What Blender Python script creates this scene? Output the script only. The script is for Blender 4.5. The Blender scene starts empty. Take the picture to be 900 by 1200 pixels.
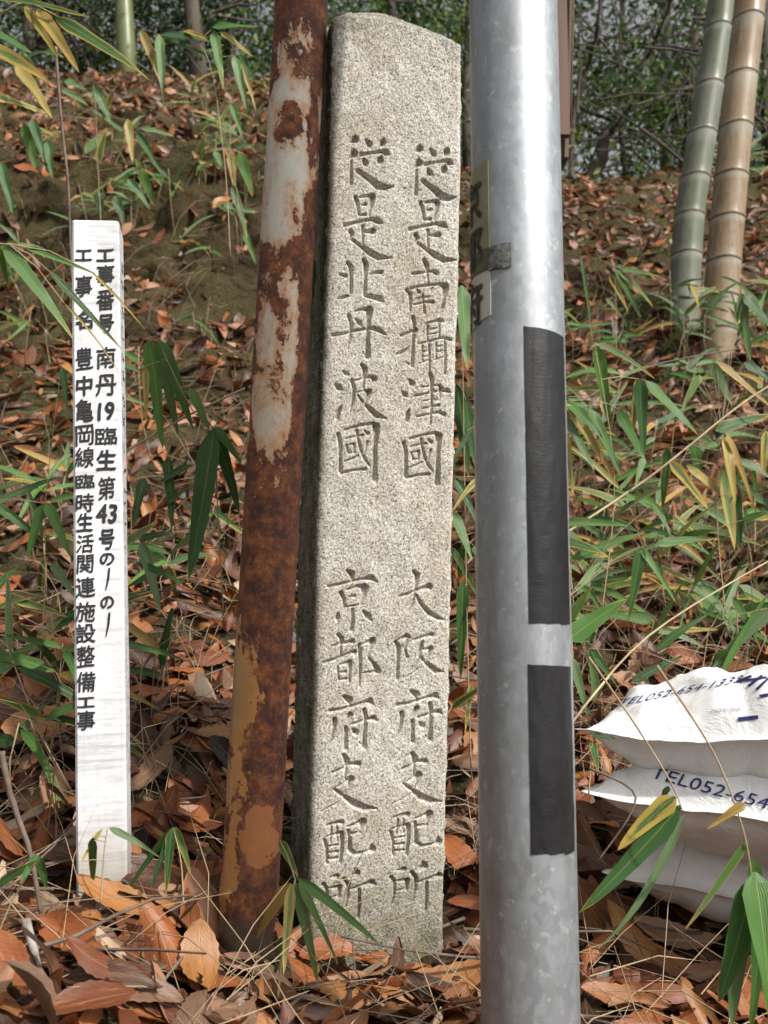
import bpy, bmesh, math, random
import numpy as np
from mathutils import Vector, Matrix, Euler
from mathutils.bvhtree import BVHTree
from mathutils import noise as mnoise
R = math.radians
random.seed(7); rng = np.random.default_rng(7)
S = bpy.context.scene
col = S.collection

# ------------------------------------------------------------------ camera
PITCH = R(7.0); F = 1200 * 35 / 36
cam = bpy.data.cameras.new('camera'); camo = bpy.data.objects.new('camera', cam); col.objects.link(camo)
camo.location = (0, 0, 0); camo.rotation_euler = (R(90) + PITCH, 0, 0)
cam.sensor_fit = 'VERTICAL'; cam.sensor_height = 36; cam.sensor_width = 27; cam.lens = 35
cam.clip_start = 0.02; cam.clip_end = 600
cam.dof.use_dof = True; cam.dof.focus_distance = 1.25; cam.dof.aperture_fstop = 9
S.camera = camo
# ------------------------------------------------------------------ light
SUN_AZ, SUN_EL = 47, 44           # azimuth to the right of straight behind the camera
W = bpy.data.worlds.new('World'); S.world = W; W.use_nodes = True
nt = W.node_tree; bg = nt.nodes['Background']; sky = nt.nodes.new('ShaderNodeTexSky')
sky.sky_type = 'NISHITA'; sky.sun_disc = False; sky.air_density = 1.0; sky.dust_density = 6.0; sky.ozone_density = 1.0
sdir = Vector((math.sin(R(SUN_AZ)) * math.cos(R(SUN_EL)), -math.cos(R(SUN_AZ)) * math.cos(R(SUN_EL)), math.sin(R(SUN_EL))))
sky.sun_elevation = R(SUN_EL); sky.sun_rotation = math.atan2(sdir.x, sdir.y)
hs = nt.nodes.new('ShaderNodeHueSaturation'); hs.inputs['Saturation'].default_value = .10; nt.links.new(sky.outputs[0], hs.inputs['Color'])   # thin white overcast
nt.links.new(hs.outputs[0], bg.inputs[0]); bg.inputs[1].default_value = 0.15
sl = bpy.data.lights.new('sun', 'SUN'); sl.energy = 4.6; sl.angle = R(1.2); sl.color = (1, .95, .87)
so = bpy.data.objects.new('sun', sl); col.objects.link(so); so.rotation_euler = sdir.to_track_quat('Z', 'Y').to_euler()
S.view_settings.view_transform = 'Standard'; S.view_settings.look = 'None'
S.view_settings.exposure = 0.06; S.view_settings.gamma = 1; S.view_settings.use_curve_mapping = False

# ------------------------------------------------------------------ helpers
def ray(px, py):
    X = (px - 450) / F; Y = (600 - py) / F
    return Vector((X, math.cos(PITCH) - Y * math.sin(PITCH), math.sin(PITCH) + Y * math.cos(PITCH)))
def at(px, py, Y):
    d = ray(px, py); return d * (Y / d.y)
def lerp(a, b, t): return a + (b - a) * t
def sstep(a, b, x):
    t = np.clip((np.asarray(x, float) - a) / (b - a), 0, 1); return t * t * (3 - 2 * t)
def tag(o, label=None, cat=None, group=None, kind=None):
    for k, v in (('label', label), ('category', cat), ('group', group), ('kind', kind)):
        if v: o[k] = v
    return o
def empty(name, loc, label=None, cat=None, group=None):
    o = bpy.data.objects.new(name, None); o.empty_display_size = .05; col.objects.link(o); o.location = loc
    return tag(o, label, cat, group)
def link(name, me, mat=None, parent=None):
    """a world-coordinate mesh; under a parent the parent's (unrotated) location is taken off"""
    o = bpy.data.objects.new(name, me); col.objects.link(o)
    if mat and not me.materials: me.materials.append(mat)
    if parent:
        o.parent = parent
    return o
def off(parent):
    v = Vector((0, 0, 0)); p = parent
    while p: v = v + p.location; p = p.parent
    return v
def mk(name, V, Fc, mat=None, parent=None, smooth=True, uv=None, rnd=None):
    o3 = off(parent); V = np.asarray(V, float).reshape(-1, 3) - np.array(o3)
    me = bpy.data.meshes.new(name)
    if isinstance(Fc, np.ndarray):
        n, k = Fc.shape
        me.vertices.add(len(V)); me.vertices.foreach_set('co', V.astype(np.float32).ravel())
        me.loops.add(n * k); me.loops.foreach_set('vertex_index', Fc.astype(np.int32).ravel())
        me.polygons.add(n); me.polygons.foreach_set('loop_start', np.arange(0, n * k, k, dtype=np.int32))
        try: me.polygons.foreach_set('loop_total', np.full(n, k, dtype=np.int32))
        except Exception: pass
        me.update(calc_edges=True)
    else:
        me.from_pydata([tuple(v) for v in V], [], Fc)
    if smooth: me.polygons.foreach_set('use_smooth', np.ones(len(me.polygons), dtype=bool))
    if uv is not None:
        a = me.attributes.new('luv', 'FLOAT_VECTOR', 'POINT'); a.data.foreach_set('vector', np.asarray(uv, np.float32).ravel())
    if rnd is not None:
        a = me.attributes.new('rnd', 'FLOAT', 'POINT'); a.data.foreach_set('value', np.asarray(rnd, np.float32).ravel())
    me.update()
    return link(name, me, mat, parent)
def tube(pts, rad, n=8, cap=True):
    """list of points and radii -> verts, faces (a tapering tube)"""
    V = []; Fc = []; pts = [Vector(p) for p in pts]
    up = Vector((.3, .9, .1))
    for i, p in enumerate(pts):
        d = (pts[min(i + 1, len(pts) - 1)] - pts[max(i - 1, 0)]).normalized()
        a = d.cross(up).normalized(); b = a.cross(d).normalized()
        r = rad[i] if hasattr(rad, '__len__') else rad
        for k in range(n):
            t = 2 * math.pi * k / n; V.append(p + a * (r * math.cos(t)) + b * (r * math.sin(t)))
    for i in range(len(pts) - 1):
        for k in range(n):
            Fc.append((i * n + k, i * n + (k + 1) % n, (i + 1) * n + (k + 1) % n, (i + 1) * n + k))
    if cap:
        Fc.append(tuple(range(n))[::-1]); Fc.append(tuple(range((len(pts) - 1) * n, len(pts) * n)))
    return V, Fc
class MB:
    def __init__(s): s.V = []; s.F = []; s.r = []
    def add(s, VF, rnd=0.5):
        V, Fc = VF; b = len(s.V); s.V += [tuple(v) for v in V]; s.F += [tuple(i + b for i in f) for f in Fc]; s.r += [rnd] * len(V)
    def build(s, name, mat, parent=None, smooth=True): return mk(name, s.V, s.F, mat, parent, smooth, rnd=s.r)

# ------------------------------------------------------------------ node materials
class NM:
    def __init__(s, name, rough=.6, metal=0., spec=.5):
        s.m = bpy.data.materials.new(name); s.m.use_nodes = True; s.t = s.m.node_tree; s.n = s.t.nodes
        s.b = s.n['Principled BSDF']; s.b.inputs['Roughness'].default_value = rough; s.b.inputs['Metallic'].default_value = metal
        s.b.inputs['Specular IOR Level'].default_value = spec
    def node(s, typ, ins=None, **kw):
        n = s.n.new(typ)
        for k, v in kw.items(): setattr(n, k, v)
        for k, v in (ins or {}).items(): s.put(n.inputs[k], v)
        return n
    def put(s, sock, v):
        if isinstance(v, bpy.types.NodeSocket): s.t.links.new(v, sock)
        else:
            if sock.type == 'RGBA' and hasattr(v, '__len__') and len(v) == 3: v = (*v, 1)
            sock.default_value = v
    def obj(s): return s.node('ShaderNodeTexCoord').outputs['Object']
    def attr(s, a, out='Fac'): return s.node('ShaderNodeAttribute', attribute_name=a).outputs[out]
    def scale(s, v, sc): return s.node('ShaderNodeMapping', {'Vector': v, 'Scale': sc}).outputs[0]
    def noise(s, v, sc, det=4, rough=.55, dist=0., out=0):
        return s.node('ShaderNodeTexNoise', {'Vector': v, 'Scale': sc, 'Detail': det, 'Roughness': rough, 'Distortion': dist}).outputs[out]
    def vor(s, v, sc, feature='F1', out='Distance'):
        return s.node('ShaderNodeTexVoronoi', {'Vector': v, 'Scale': sc}, feature=feature).outputs[out]
    def math(s, op, a, b=0., c=None, clamp=False):
        n = s.node('ShaderNodeMath', operation=op, use_clamp=clamp); s.put(n.inputs[0], a); s.put(n.inputs[1], b)
        if c is not None: s.put(n.inputs[2], c)
        return n.outputs[0]
    def ramp(s, v, stops, interp='LINEAR'):
        n = s.node('ShaderNodeValToRGB'); s.put(n.inputs[0], v); cr = n.color_ramp; cr.interpolation = interp
        while len(cr.elements) < len(stops): cr.elements.new(.5)
        for e, (p, c) in zip(cr.elements, stops):
            e.position = p; e.color = (c, c, c, 1) if not hasattr(c, '__len__') else (*c, 1)
        return n.outputs[0]
    def mix(s, f, a, b, mode='MIX'):
        n = s.node('ShaderNodeMix', data_type='RGBA', blend_type=mode); s.put(n.inputs[0], f); s.put(n.inputs[6], a); s.put(n.inputs[7], b)
        return n.outputs[2]
    def sep(s, v): return s.node('ShaderNodeSeparateXYZ', {'Vector': v}).outputs
    def comb(s, x, y, z): return s.node('ShaderNodeCombineXYZ', {'X': x, 'Y': y, 'Z': z}).outputs[0]
    def bump(s, h, strength=.3, dist=.002):
        s.put(s.b.inputs['Normal'], s.node('ShaderNodeBump', {'Height': h, 'Strength': strength, 'Distance': dist}).outputs[0])
    def color(s, c): s.put(s.b.inputs['Base Color'], c); return s
    def rough(s, r): s.put(s.b.inputs['Roughness'], r)
    def trans(s, c, w=.3):
        """a leaf lets some light through"""
        tr = s.node('ShaderNodeBsdfTranslucent', {'Color': c}); mx = s.node('ShaderNodeMixShader', {0: w, 1: s.b.outputs[0], 2: tr.outputs[0]})
        s.t.links.new(mx.outputs[0], s.n['Material Output'].inputs['Surface'])

def m_granite():
    m = NM('granite', .85, spec=.3); o = m.obj()
    w = m.noise(o, 90, 3, out=1)
    v = m.node('ShaderNodeVectorMath', {0: o, 1: w}, operation='MULTIPLY_ADD'); v.inputs[1].default_value = (1, 1, 1)
    p = m.mix(.006, o, w, 'ADD')
    c1 = m.vor(p, 620, out='Color'); r1 = m.sep(c1)[0]; c2 = m.sep(m.vor(p, 1050, out='Color'))[1]
    big = m.noise(o, 9, 5, .6)
    a = m.ramp(r1, [(0, (.045, .04, .038)), (.10, (.17, .16, .15)), (.2, (.44, .42, .39)), (.45, (.60, .575, .54)), (.62, (.54, .44, .32)), (.72, (.70, .68, .64)), (.88, (.86, .84, .81))], 'CONSTANT')
    b = m.ramp(c2, [(0, (.06, .055, .05)), (.17, (.42, .40, .37)), (.5, (.60, .57, .53)), (.8, (.80, .78, .74))], 'CONSTANT')
    c = m.mix(.42, a, b)
    tint = m.ramp(big, [(.3, (.86, .80, .70)), (.5, (1, .98, .95)), (.7, (.90, .90, .86))])
    c = m.mix(1, c, tint, 'MULTIPLY')
    # algal green and painted-in shade on the pipe side, damp near the ground
    xs = m.sep(o); side = m.attr('algae_shade')
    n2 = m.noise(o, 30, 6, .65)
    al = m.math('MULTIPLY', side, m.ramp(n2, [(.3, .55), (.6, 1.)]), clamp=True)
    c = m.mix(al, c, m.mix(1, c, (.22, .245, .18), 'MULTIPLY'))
    st = m.ramp(m.noise(o, 5.5, 9, .7), [(.42, 0), (.62, .45)]); c = m.mix(st, c, m.mix(1, c, (.66, .60, .48), 'MULTIPLY'))
    li = m.ramp(m.noise(o, 38, 6, .6), [(.66, 0), (.71, .6)]); c = m.mix(li, c, (.52, .55, .50)); damp = m.attr('damp'); c = m.mix(m.math('MULTIPLY', damp, m.ramp(n2, [(.3, .4), (.6, 1.)])), c, m.mix(1, c, (.50, .50, .40), 'MULTIPLY'))
    c = m.mix(1, c, (.90, .91, .925), 'MULTIPLY'); m.color(c); m.bump(m.math('ADD', r1, m.noise(o, 700, 2)), .35, .001)
    return m.m
def m_rust(zt, zb):
    """old painted steel: the paint stays in places, scaly rust elsewhere; z runs zb (foot) to zt (top of view)"""
    m = NM('rusty_paint', .7); o = m.obj(); x, y, z = m.sep(o)
    t = m.math('DIVIDE', m.math('SUBTRACT', z, zb), zt - zb)
    n = m.noise(m.scale(o, (1, 1, .6)), 24, 14, .66, .35); fine = m.noise(o, 160, 6, .65); big = m.noise(m.scale(o, (1, 1, .55)), 9, 3, .5)
    def Y(py): return 1 - py / 1100
    amt = m.ramp(t, [(0, .95), (Y(1050), .80), (Y(900), .72), (Y(850), .46), (Y(790), .50), (Y(745), .80), (Y(580), .74), (Y(545), .42), (Y(400), .36), (Y(350), .72),
                     (Y(325), .66), (Y(306), .22), (Y(205), .16), (Y(150), .2), (Y(125), .2), (Y(108), .34), (Y(85), .38), (Y(62), .34), (Y(30), .66), (1, .8)])
    ang = m.math('DIVIDE', x, .033)
    ang2 = m.ramp(m.math('MULTIPLY_ADD', ang, .5, .5), [(0, .70), (.10, .60), (.22, .47), (.5, .5), (.76, .50), (.84, .82), (.92, 1)])
    v = m.math('ADD', m.math('ADD', amt, m.math('SUBTRACT', ang2, .5)), m.math('ADD', m.math('MULTIPLY', m.math('SUBTRACT', n, .5), 2.2), m.math('MULTIPLY', m.math('SUBTRACT', big, .5), .7)))
    v = m.math('ADD', v, m.math('MULTIPLY', m.math('SUBTRACT', fine, .5), .55))
    v = m.math('ADD', v, m.math('MULTIPLY', m.math('MULTIPLY', m.ramp(t, [(.25, 1), (.45, 0)]), .75), m.math('ADD', ang, .25)))
    bz = m.math('DIVIDE', m.math('SUBTRACT', t, Y(178)), .030); bx_ = m.math('DIVIDE', m.math('ADD', ang, .08), .62)
    v = m.math('ADD', v, m.ramp(m.math('ADD', m.math('MULTIPLY', m.math('SUBTRACT', fine, .5), 1.5), m.math('ADD', m.math('MULTIPLY', bz, bz), m.math('ADD', m.math('MULTIPLY', m.math('SUBTRACT', m.noise(o, 36, 6, .65), .5), 3.), m.math('MULTIPLY', bx_, bx_)))), [(0, .6), (.7, .42), (1., 0)]))
    mask = m.ramp(v, [(.48, 0), (.55, 1)]); halo = m.ramp(v, [(.02, .05), (.25, .5), (.42, 1)])
    low = m.ramp(t, [(.25, 1), (.6, .12)])
    paint = m.mix(m.noise(o, 40, 5), (.46, .49, .47), (.64, .61, .51)); paint = m.mix(low, paint, m.mix(m.noise(o, 30, 5), (.38, .22, .065), (.24, .13, .045)))
    streak = m.noise(m.scale(o, (1, 1, .16)), 70, 7, .75)
    paint = m.mix(m.math('MULTIPLY', halo, m.ramp(streak, [(.35, .3), (.6, 1.)])), paint, m.mix(m.noise(o, 60, 6), (.52, .24, .07), (.34, .12, .035)))
    rn = m.noise(o, 42, 12, .8)
    rust = m.ramp(rn, [(.30, (.032, .013, .011)), (.44, (.065, .024, .015)), (.52, (.17, .052, .020)), (.62, (.32, .115, .035)), (.74, (.48, .22, .07))])
    rust = m.mix(m.ramp(fine, [(.35, .5), (.65, 0)]), rust, (.03, .012, .01))
    c = m.mix(mask, paint, rust)
    # bare orange scar near the foot, then a crust of earth
    dz = m.math('DIVIDE', m.math('SUBTRACT', t, Y(985)), .034); dx = m.math('DIVIDE', m.math('SUBTRACT', ang, .32), .62)
    d = m.math('ADD', m.math('ADD', m.math('MULTIPLY', dz, dz), m.math('MULTIPLY', dx, dx)), m.math('MULTIPLY', m.math('SUBTRACT', m.noise(o, 42, 8, .65), .5), 4.5))
    c = m.mix(m.ramp(d, [(.85, 1), (1., 0)]), c, m.mix(m.noise(o, 50, 4), (.40, .16, .045), (.27, .10, .045)))
    c = m.mix(m.ramp(m.math('ADD', t, m.math('MULTIPLY', n, .04)), [(Y(1058), 1), (Y(1042), 0)]), c, m.mix(fine, (.03, .02, .014), (.11, .065, .035)))
    m.color(c); m.rough(m.ramp(mask, [(0, .38), (1, .85)]))
    m.bump(m.math('ADD', m.math('MULTIPLY', mask, 1.0), m.math('ADD', m.math('MULTIPLY', fine, .5), m.math('MULTIPLY', rn, .8))), .7, .0016)
    return m.m
def m_galv():
    m = NM('galvanised_steel', .40, .62); o = m.obj()
    sp = m.sep(m.vor(m.scale(o, (1, 1, .6)), 160, out='Color'))[0]; n = m.noise(m.scale(o, (1, 1, .4)), 22, 8, .65); st = m.noise(m.scale(o, (1, 1, .05)), 130, 4)
    c = m.mix(m.math('MULTIPLY', sp, .5), (.31, .33, .355), (.45, .47, .495)); c = m.mix(m.ramp(n, [(.45, 0), (.62, .7)]), c, (.25, .255, .26))
    c = m.mix(m.ramp(m.noise(o, 75, 7, .7), [(.58, 0), (.66, .6)]), c, (.60, .61, .61)); sc_ = m.noise(m.scale(o, (1, 1, .08)), 240, 4, .6); c = m.mix(m.ramp(sc_, [(.66, 0), (.72, .4)]), c, (.18, .18, .18))
    c = m.mix(m.ramp(m.noise(m.scale(o, (1, 1, .5)), 16, 6, .7), [(.66, 0), (.74, .55)]), c, (.30, .26, .15))
    ring = m.noise(m.scale(o, (.01, .01, 1)), 26, 2)
    c = m.mix(m.ramp(ring, [(.69, 0), (.71, .35), (.73, 0)]), c, (.22, .20, .19))
    m.color(c); m.rough(m.ramp(m.math('ADD', m.math('MULTIPLY', n, .6), m.math('MULTIPLY', sp, .4)), [(.2, .40), (.8, .50)]))
    m.bump(m.math('ADD', m.math('MULTIPLY', n, .5), m.math('MULTIPLY', st, .3)), .06, .0008); return m.m
def m_tape():
    m = NM('black_tape', .42, spec=.35); o = m.obj(); n = m.noise(m.scale(o, (1, 1, 3.)), 150, 5, .6); d = m.noise(o, 14, 6, .6)
    m.color(m.mix(m.ramp(d, [(.4, 0), (.75, .6)]), (.009, .009, .010), (.028, .028, .03))); sc_ = m.noise(m.scale(o, (4, 4, .3)), 90, 5, .7); m.color(m.mix(m.ramp(sc_, [(.66, 0), (.72, .35)]), m.mix(m.ramp(d, [(.4, 0), (.75, .6)]), (.009, .009, .010), (.028, .028, .03)), (.16, .16, .16))); m.bump(m.math('ADD', n, m.noise(o, 900, 2)), .3, .0006); return m.m
def m_simple(name, c, rough=.6, c2=None, sc=20, bump=0., metal=0., spec=.5, stretch=(1, 1, 1), lo=.35, hi=.65):
    m = NM(name, rough, metal, spec); o = m.obj(); n = m.noise(m.scale(o, stretch), sc, 6, .6)
    m.color(m.mix(m.ramp(n, [(lo, 0), (hi, 1)]), c, c2 or tuple(v * .7 for v in c)))
    if bump: m.bump(n, bump, .003)
    return m.m
def m_whitewood():
    m = NM('white_painted_wood', .55); o = m.obj()
    g = m.math('MULTIPLY_ADD', m.noise(o, 9, 5, .6), .45, m.math('MULTIPLY', m.noise(m.scale(o, (.45, 1, 7)), 24, 9, .75), .62)); v = m.noise(m.scale(o, (6, 1, .12)), 40, 5, .6); d = m.noise(o, 7, 6, .65)
    c = m.mix(m.ramp(g, [(.44, .9), (.56, 0)]), (.70, .71, .74), (.40, .41, .43)); c = m.mix(m.ramp(v, [(.3, .5), (.5, 0)]), c, (.50, .50, .47)); zz = m.sep(o)[2]; c = m.mix(m.ramp(m.math('ADD', zz, m.math('MULTIPLY', d, .12)), [(.06, .8), (.17, 0)]), c, (.30, .25, .18))
    c = m.mix(m.ramp(d, [(.55, 0), (.72, .35)]), c, (.48, .45, .38)); 
    m.color(c); m.bump(m.math('ADD', g, m.math('MULTIPLY', v, .5)), .5, .0012); return m.m
def m_fallen():
    m = NM('fallen_leaf', .46, spec=.4); L = m.attr('luv', 'Vector'); r = m.attr('rnd'); u, v, _ = m.sep(L); o = m.obj()
    c = m.ramp(r, [(0, (.020, .011, .008)), (.16, (.065, .024, .013)), (.28, (.12, .036, .017)), (.42, (.32, .105, .03)), (.52, (.085, .036, .02)), (.62, (.38, .175, .055)),
                   (.72, (.30, .135, .07)), (.80, (.40, .25, .17)), (.87, (.09, .05, .035)), (.93, (.20, .125, .085)), (1, (.46, .36, .27))])
    c = m.mix(1, c, (.86, .80, .74), 'MULTIPLY')
    av = m.math('ABSOLUTE', v)
    wv = m.math('SINE', m.math('MULTIPLY', m.math('SUBTRACT', u, m.math('MULTIPLY', av, .30)), 75.))
    vein = m.math('MAXIMUM', m.ramp(av, [(.02, 1), (.055, 0)]), m.math('MULTIPLY', m.ramp(wv, [(.9, 0), (1., .55)]), 1.))
    pat = m.noise(m.node('ShaderNodeVectorMath', {0: L, 1: m.comb(m.math('MULTIPLY', r, 91.), 0., 0.)}, operation='ADD').outputs[0], 3.5, 7, .65)
    c = m.mix(m.ramp(pat, [(.3, .55), (.5, 0)]), c, m.mix(1, c, (.45, .36, .33), 'MULTIPLY'))
    c = m.mix(m.ramp(pat, [(.55, 0), (.75, .4)]), c, (.45, .24, .12))
    c = m.mix(m.math('MULTIPLY', vein, .38), c, m.mix(.5, c, (.55, .34, .18)))
    m.color(c); m.bump(m.math('ADD', m.math('MULTIPLY', vein, -.6), m.math('ADD', m.math('MULTIPLY', wv, .12), m.math('MULTIPLY', pat, 1.5))), .3, .0012); m.trans(c, .12)
    return m.m
def m_sasa():
    """bamboo-grass leaf: green blade, withered margin; rnd sets how far it has withered (0 green, .5 yellow, .8 straw)"""
    m = NM('bamboo_grass_leaf', .42, spec=.45); L = m.attr('luv', 'Vector'); r = m.attr('rnd'); u, v, _ = m.sep(L)
    av = m.math('ABSOLUTE', v); f = m.math('FRACT', m.math('MULTIPLY', r, 37.))
    sh = m.comb(m.math('MULTIPLY', r, 57.), 0., 0.); P = m.node('ShaderNodeVectorMath', {0: m.scale(L, (1.2, 5, 1)), 1: sh}, operation='ADD').outputs[0]
    st = m.noise(P, 3.2, 6, .7)
    g = m.ramp(f, [(0, (.022, .07, .022)), (.4, (.045, .13, .03)), (.75, (.09, .21, .035)), (1, (.13, .20, .10))])
    yel = m.ramp(f, [(0, (.42, .32, .06)), (.5, (.40, .24, .06)), (1, (.46, .38, .12))]); dry = m.ramp(f, [(0, (.52, .44, .30)), (1, (.36, .24, .14))])
    e = m.math('ADD', m.math('ADD', m.math('MULTIPLY', av, .50), m.math('MULTIPLY', m.math('SUBTRACT', st, .5), 1.1)), m.math('ADD', m.math('MULTIPLY', r, 1.15), m.math('MULTIPLY', m.math('POWER', u, 7.), .55)))
    c = m.mix(m.ramp(e, [(.80, 0), (.90, 1)]), g, yel); c = m.mix(m.ramp(e, [(1.12, 0), (1.28, 1)]), c, dry)
    par = m.math('SINE', m.math('MULTIPLY', v, 40.)); c = m.mix(m.ramp(par, [(.6, 0), (1, .22)]), c, (.25, .33, .14)); c = m.mix(m.ramp(av, [(.03, .5), (.09, 0)]), c, (.24, .32, .10))
    m.color(c); m.bump(par, .35, .0006); m.trans(c, .3); return m.m
def m_ground():
    m = NM('forest_soil', .95, spec=.1); o = m.obj(); n = m.noise(o, 6, 10, .7); g = m.noise(o, 1.7, 6, .6); f = m.noise(o, 45, 8, .7)
    c = m.ramp(n, [(.3, (.05, .037, .02)), (.5, (.12, .09, .048)), (.7, (.21, .16, .09))])
    c = m.mix(m.ramp(g, [(.45, 0), (.62, .75)]), c, m.mix(f, (.075, .08, .026), (.17, .17, .065)))
    m.color(c); c = m.mix(m.ramp(m.noise(o, 110, 4, .7), [(.35, .5), (.5, 0)]), c, (.02, .014, .009)); m.color(c); m.bump(m.math('ADD', n, m.math('ADD', f, m.noise(o, 110, 4, .7))), 1., .04); return m.m
def m_bamboo(name, a, b, c3):
    m = NM(name, .38, spec=.4); o = m.obj(); s = m.noise(m.scale(o, (3, 3, .15)), 30, 6, .65); bl = m.noise(m.scale(o, (1, 1, .5)), 7, 6, .65); z = m.attr('rnd')
    c = m.mix(m.ramp(bl, [(.35, 0), (.65, 1)]), a, b); c = m.mix(m.ramp(s, [(.5, 0), (.7, .5)]), c, c3); c = m.mix(m.ramp(m.noise(o, 38, 7, .7), [(.58, 0), (.66, .55)]), c, m.mix(1, c, (.4, .38, .32), 'MULTIPLY')); c = m.mix(m.ramp(z, [(0, 0), (1, .38)]), c, (.50, .52, .46))
    m.color(c); m.bump(s, .1, .002); return m.m
def m_foliage(name, cols, tr=.35):
    m = NM(name, .5, spec=.3); r = m.attr('rnd'); k = len(cols) - 1
    c = m.ramp(r, [(i / k, q) for i, q in enumerate(cols)]); m.color(c); m.trans(c, tr); return m.m
def m_bag():
    m = NM('white_woven_bag', .38, spec=.5); o = m.obj(); d = m.noise(o, 12, 7, .65); w = m.noise(o, 45, 4)
    m.color(m.mix(m.ramp(d, [(.56, 0), (.78, .45)]), (.74, .74, .74), (.44, .40, .34))); cr = m.math('ABSOLUTE', m.math('SUBTRACT', m.noise(o, 17, 5, .6, .8), .5)); wv_ = m.math('MULTIPLY', m.math('SINE', m.math('MULTIPLY', m.sep(o)[0], 2600.)), m.math('SINE', m.math('MULTIPLY', m.sep(o)[1], 2600.))); m.bump(m.math('ADD', m.math('ADD', w, m.math('MULTIPLY', wv_, .08)), m.math('MULTIPLY', m.ramp(cr, [(0, 1), (.07, 0)]), .7)), .22, .004)
    return m.m
M_GR = m_granite(); M_GALV = m_galv(); M_TAPE = m_tape(); M_WW = m_whitewood(); M_FALL = m_fallen(); M_SASA = m_sasa(); M_SOIL = m_ground(); M_BAG = m_bag()
M_INK = m_simple('black_ink', (.010, .010, .012), .8, (.022, .022, .025), 60)
M_NAVY = m_simple('navy_print', (.010, .013, .085), .55, (.02, .026, .14), 80)
M_GREYP = m_simple('grey_print', (.25, .25, .28), .5, (.4, .4, .42), 200)
M_STRAW = m_simple('dry_straw', (.42, .33, .20), .6, (.24, .16, .09), 14)
M_TWIG = m_simple('twig_bark', (.075, .05, .038), .8, (.16, .12, .09), 40, .3)
M_PALETWIG = m_simple('lichen_twig', (.40, .39, .36), .8, (.10, .075, .06), 26, .4, lo=.42, hi=.6)
M_BARK = m_simple('tree_bark', (.035, .026, .02), .9, (.10, .085, .065), 9, .6, stretch=(1, 1, .3))
M_STICK = m_simple('old_sticker', (.17, .15, .06), .5, (.36, .34, .24), 16, .15)
M_STICK2 = m_simple('sticker_paper', (.50, .50, .45), .5, (.30, .28, .15), 22, .1, lo=.55, hi=.75)
M_BROWN = m_simple('brown_board', (.085, .042, .030), .65, (.12, .062, .042), 30, .25, stretch=(1, 1, .08))
M_EDGE = m_simple('pale_edge', (.30, .25, .17), .6, (.12, .08, .05), 20)
M_DARK = m_simple('dark_post', (.02, .02, .022), .6, (.04, .035, .03), 20)

# ------------------------------------------------------------------ terrain
PL = np.array([(-60, -1.5), (-.5, -1.45), (.0, -1.2), (.38, -.62), (.62, -.385), (.9, -.342), (1.2, -.325), (1.5, -.22), (2.3, .10), (3.6, 1.08), (3.92, 1.42), (4.12, 1.98), (4.6, 2.34), (6.5, 3.85), (8, 4.5), (14, 5.3), (60, 9), (160, 14)])
PR = np.array([(-60, -1.5), (-.5, -1.45), (.0, -1.25), (.38, -.72), (.65, -.48), (.9, -.445), (1.3, -.437), (1.5, -.35), (2.3, .06), (3.6, 1.05), (5, 2.07), (6.5, 3.13), (8, 3.6), (14, 3.9), (60, 5), (160, 8)])
def hgt(x, y, fine=True):
    x = np.asarray(x, float); y = np.asarray(y, float)
    q = sstep(1.4, 3.2, y); a = lerp(-.33, -.55, q); b = lerp(-.03, .55, q)
    t = np.clip((x - a) / (b - a), 0, 1); t = t * t * (3 - 2 * t)
    z = lerp(np.interp(y, PL[:, 0], PL[:, 1]), np.interp(y, PR[:, 0], PR[:, 1]), t)
    am = .012 + .05 * sstep(1.5, 4, y)
    z = z + am * (np.sin(2.3 * x + 1.1 * y + .5) + .6 * np.sin(5.1 * x - 3.3 * y) + .5 * np.sin(9.7 * y + 4 * x + 1) + .35 * np.sin(17 * x + 13 * y)) * .55
    z = z + (.006 + .022 * sstep(1.3, 2.2, y)) * np.sin(19 * x + 4 * y + 2 * np.sin(5 * y)) * np.sin(16 * y - 5 * x + 1.5 * np.sin(7 * x))
    if fine: z = z + .006 * np.sin(43 * x + 9 * y) * np.sin(39 * y - 11 * x)
    return z
xs = np.unique(np.concatenate([np.linspace(-3.4, 3.4, 190), np.linspace(-12, 12, 60), np.linspace(-110, 110, 40)]))
ys = np.unique(np.concatenate([np.linspace(.2, 7.5, 240), np.linspace(3.85, 4.25, 60), np.linspace(-3, 16, 70), np.linspace(-60, 160, 50)]))
XX, YY = np.meshgrid(xs, ys); ZZ = hgt(XX, YY)
clod = np.zeros_like(ZZ)
for i in range(XX.shape[0]):
    if 3.4 < ys[i] < 5.2:
        for j in range(XX.shape[1]):
            if -3.4 < xs[j] < .3: clod[i, j] = mnoise.fractal(Vector((xs[j] * 5, ys[i] * 5, ZZ[i, j] * 5)), .75, 2.2, 6)
ZZ += clod * .035
nx = len(xs); idx = np.arange(XX.size).reshape(XX.shape)
Q = np.stack([idx[:-1, :-1], idx[:-1, 1:], idx[1:, 1:], idx[1:, :-1]], -1).reshape(-1, 4)
YYs = YY - np.where((XX < .2), clod * .09, 0)
ground = mk('ground', np.stack([XX, YYs, ZZ], -1).reshape(-1, 3), Q, M_SOIL); tag(ground, kind='structure')
def gnormal(x, y):
    e = .03; return Vector((-(float(hgt(x + e, y, False)) - float(hgt(x - e, y, False))) / (2 * e), -(float(hgt(x, y + e, False)) - float(hgt(x, y - e, False))) / (2 * e), 1)).normalized()
def ground_hit(px, py):
    d = ray(px, py); y = .5
    while y < 40:
        p = d * (y / d.y)
        if p.z < float(hgt(p.x, p.y)): return p
        y *= 1.006
    return d * (12 / d.y)

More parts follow.
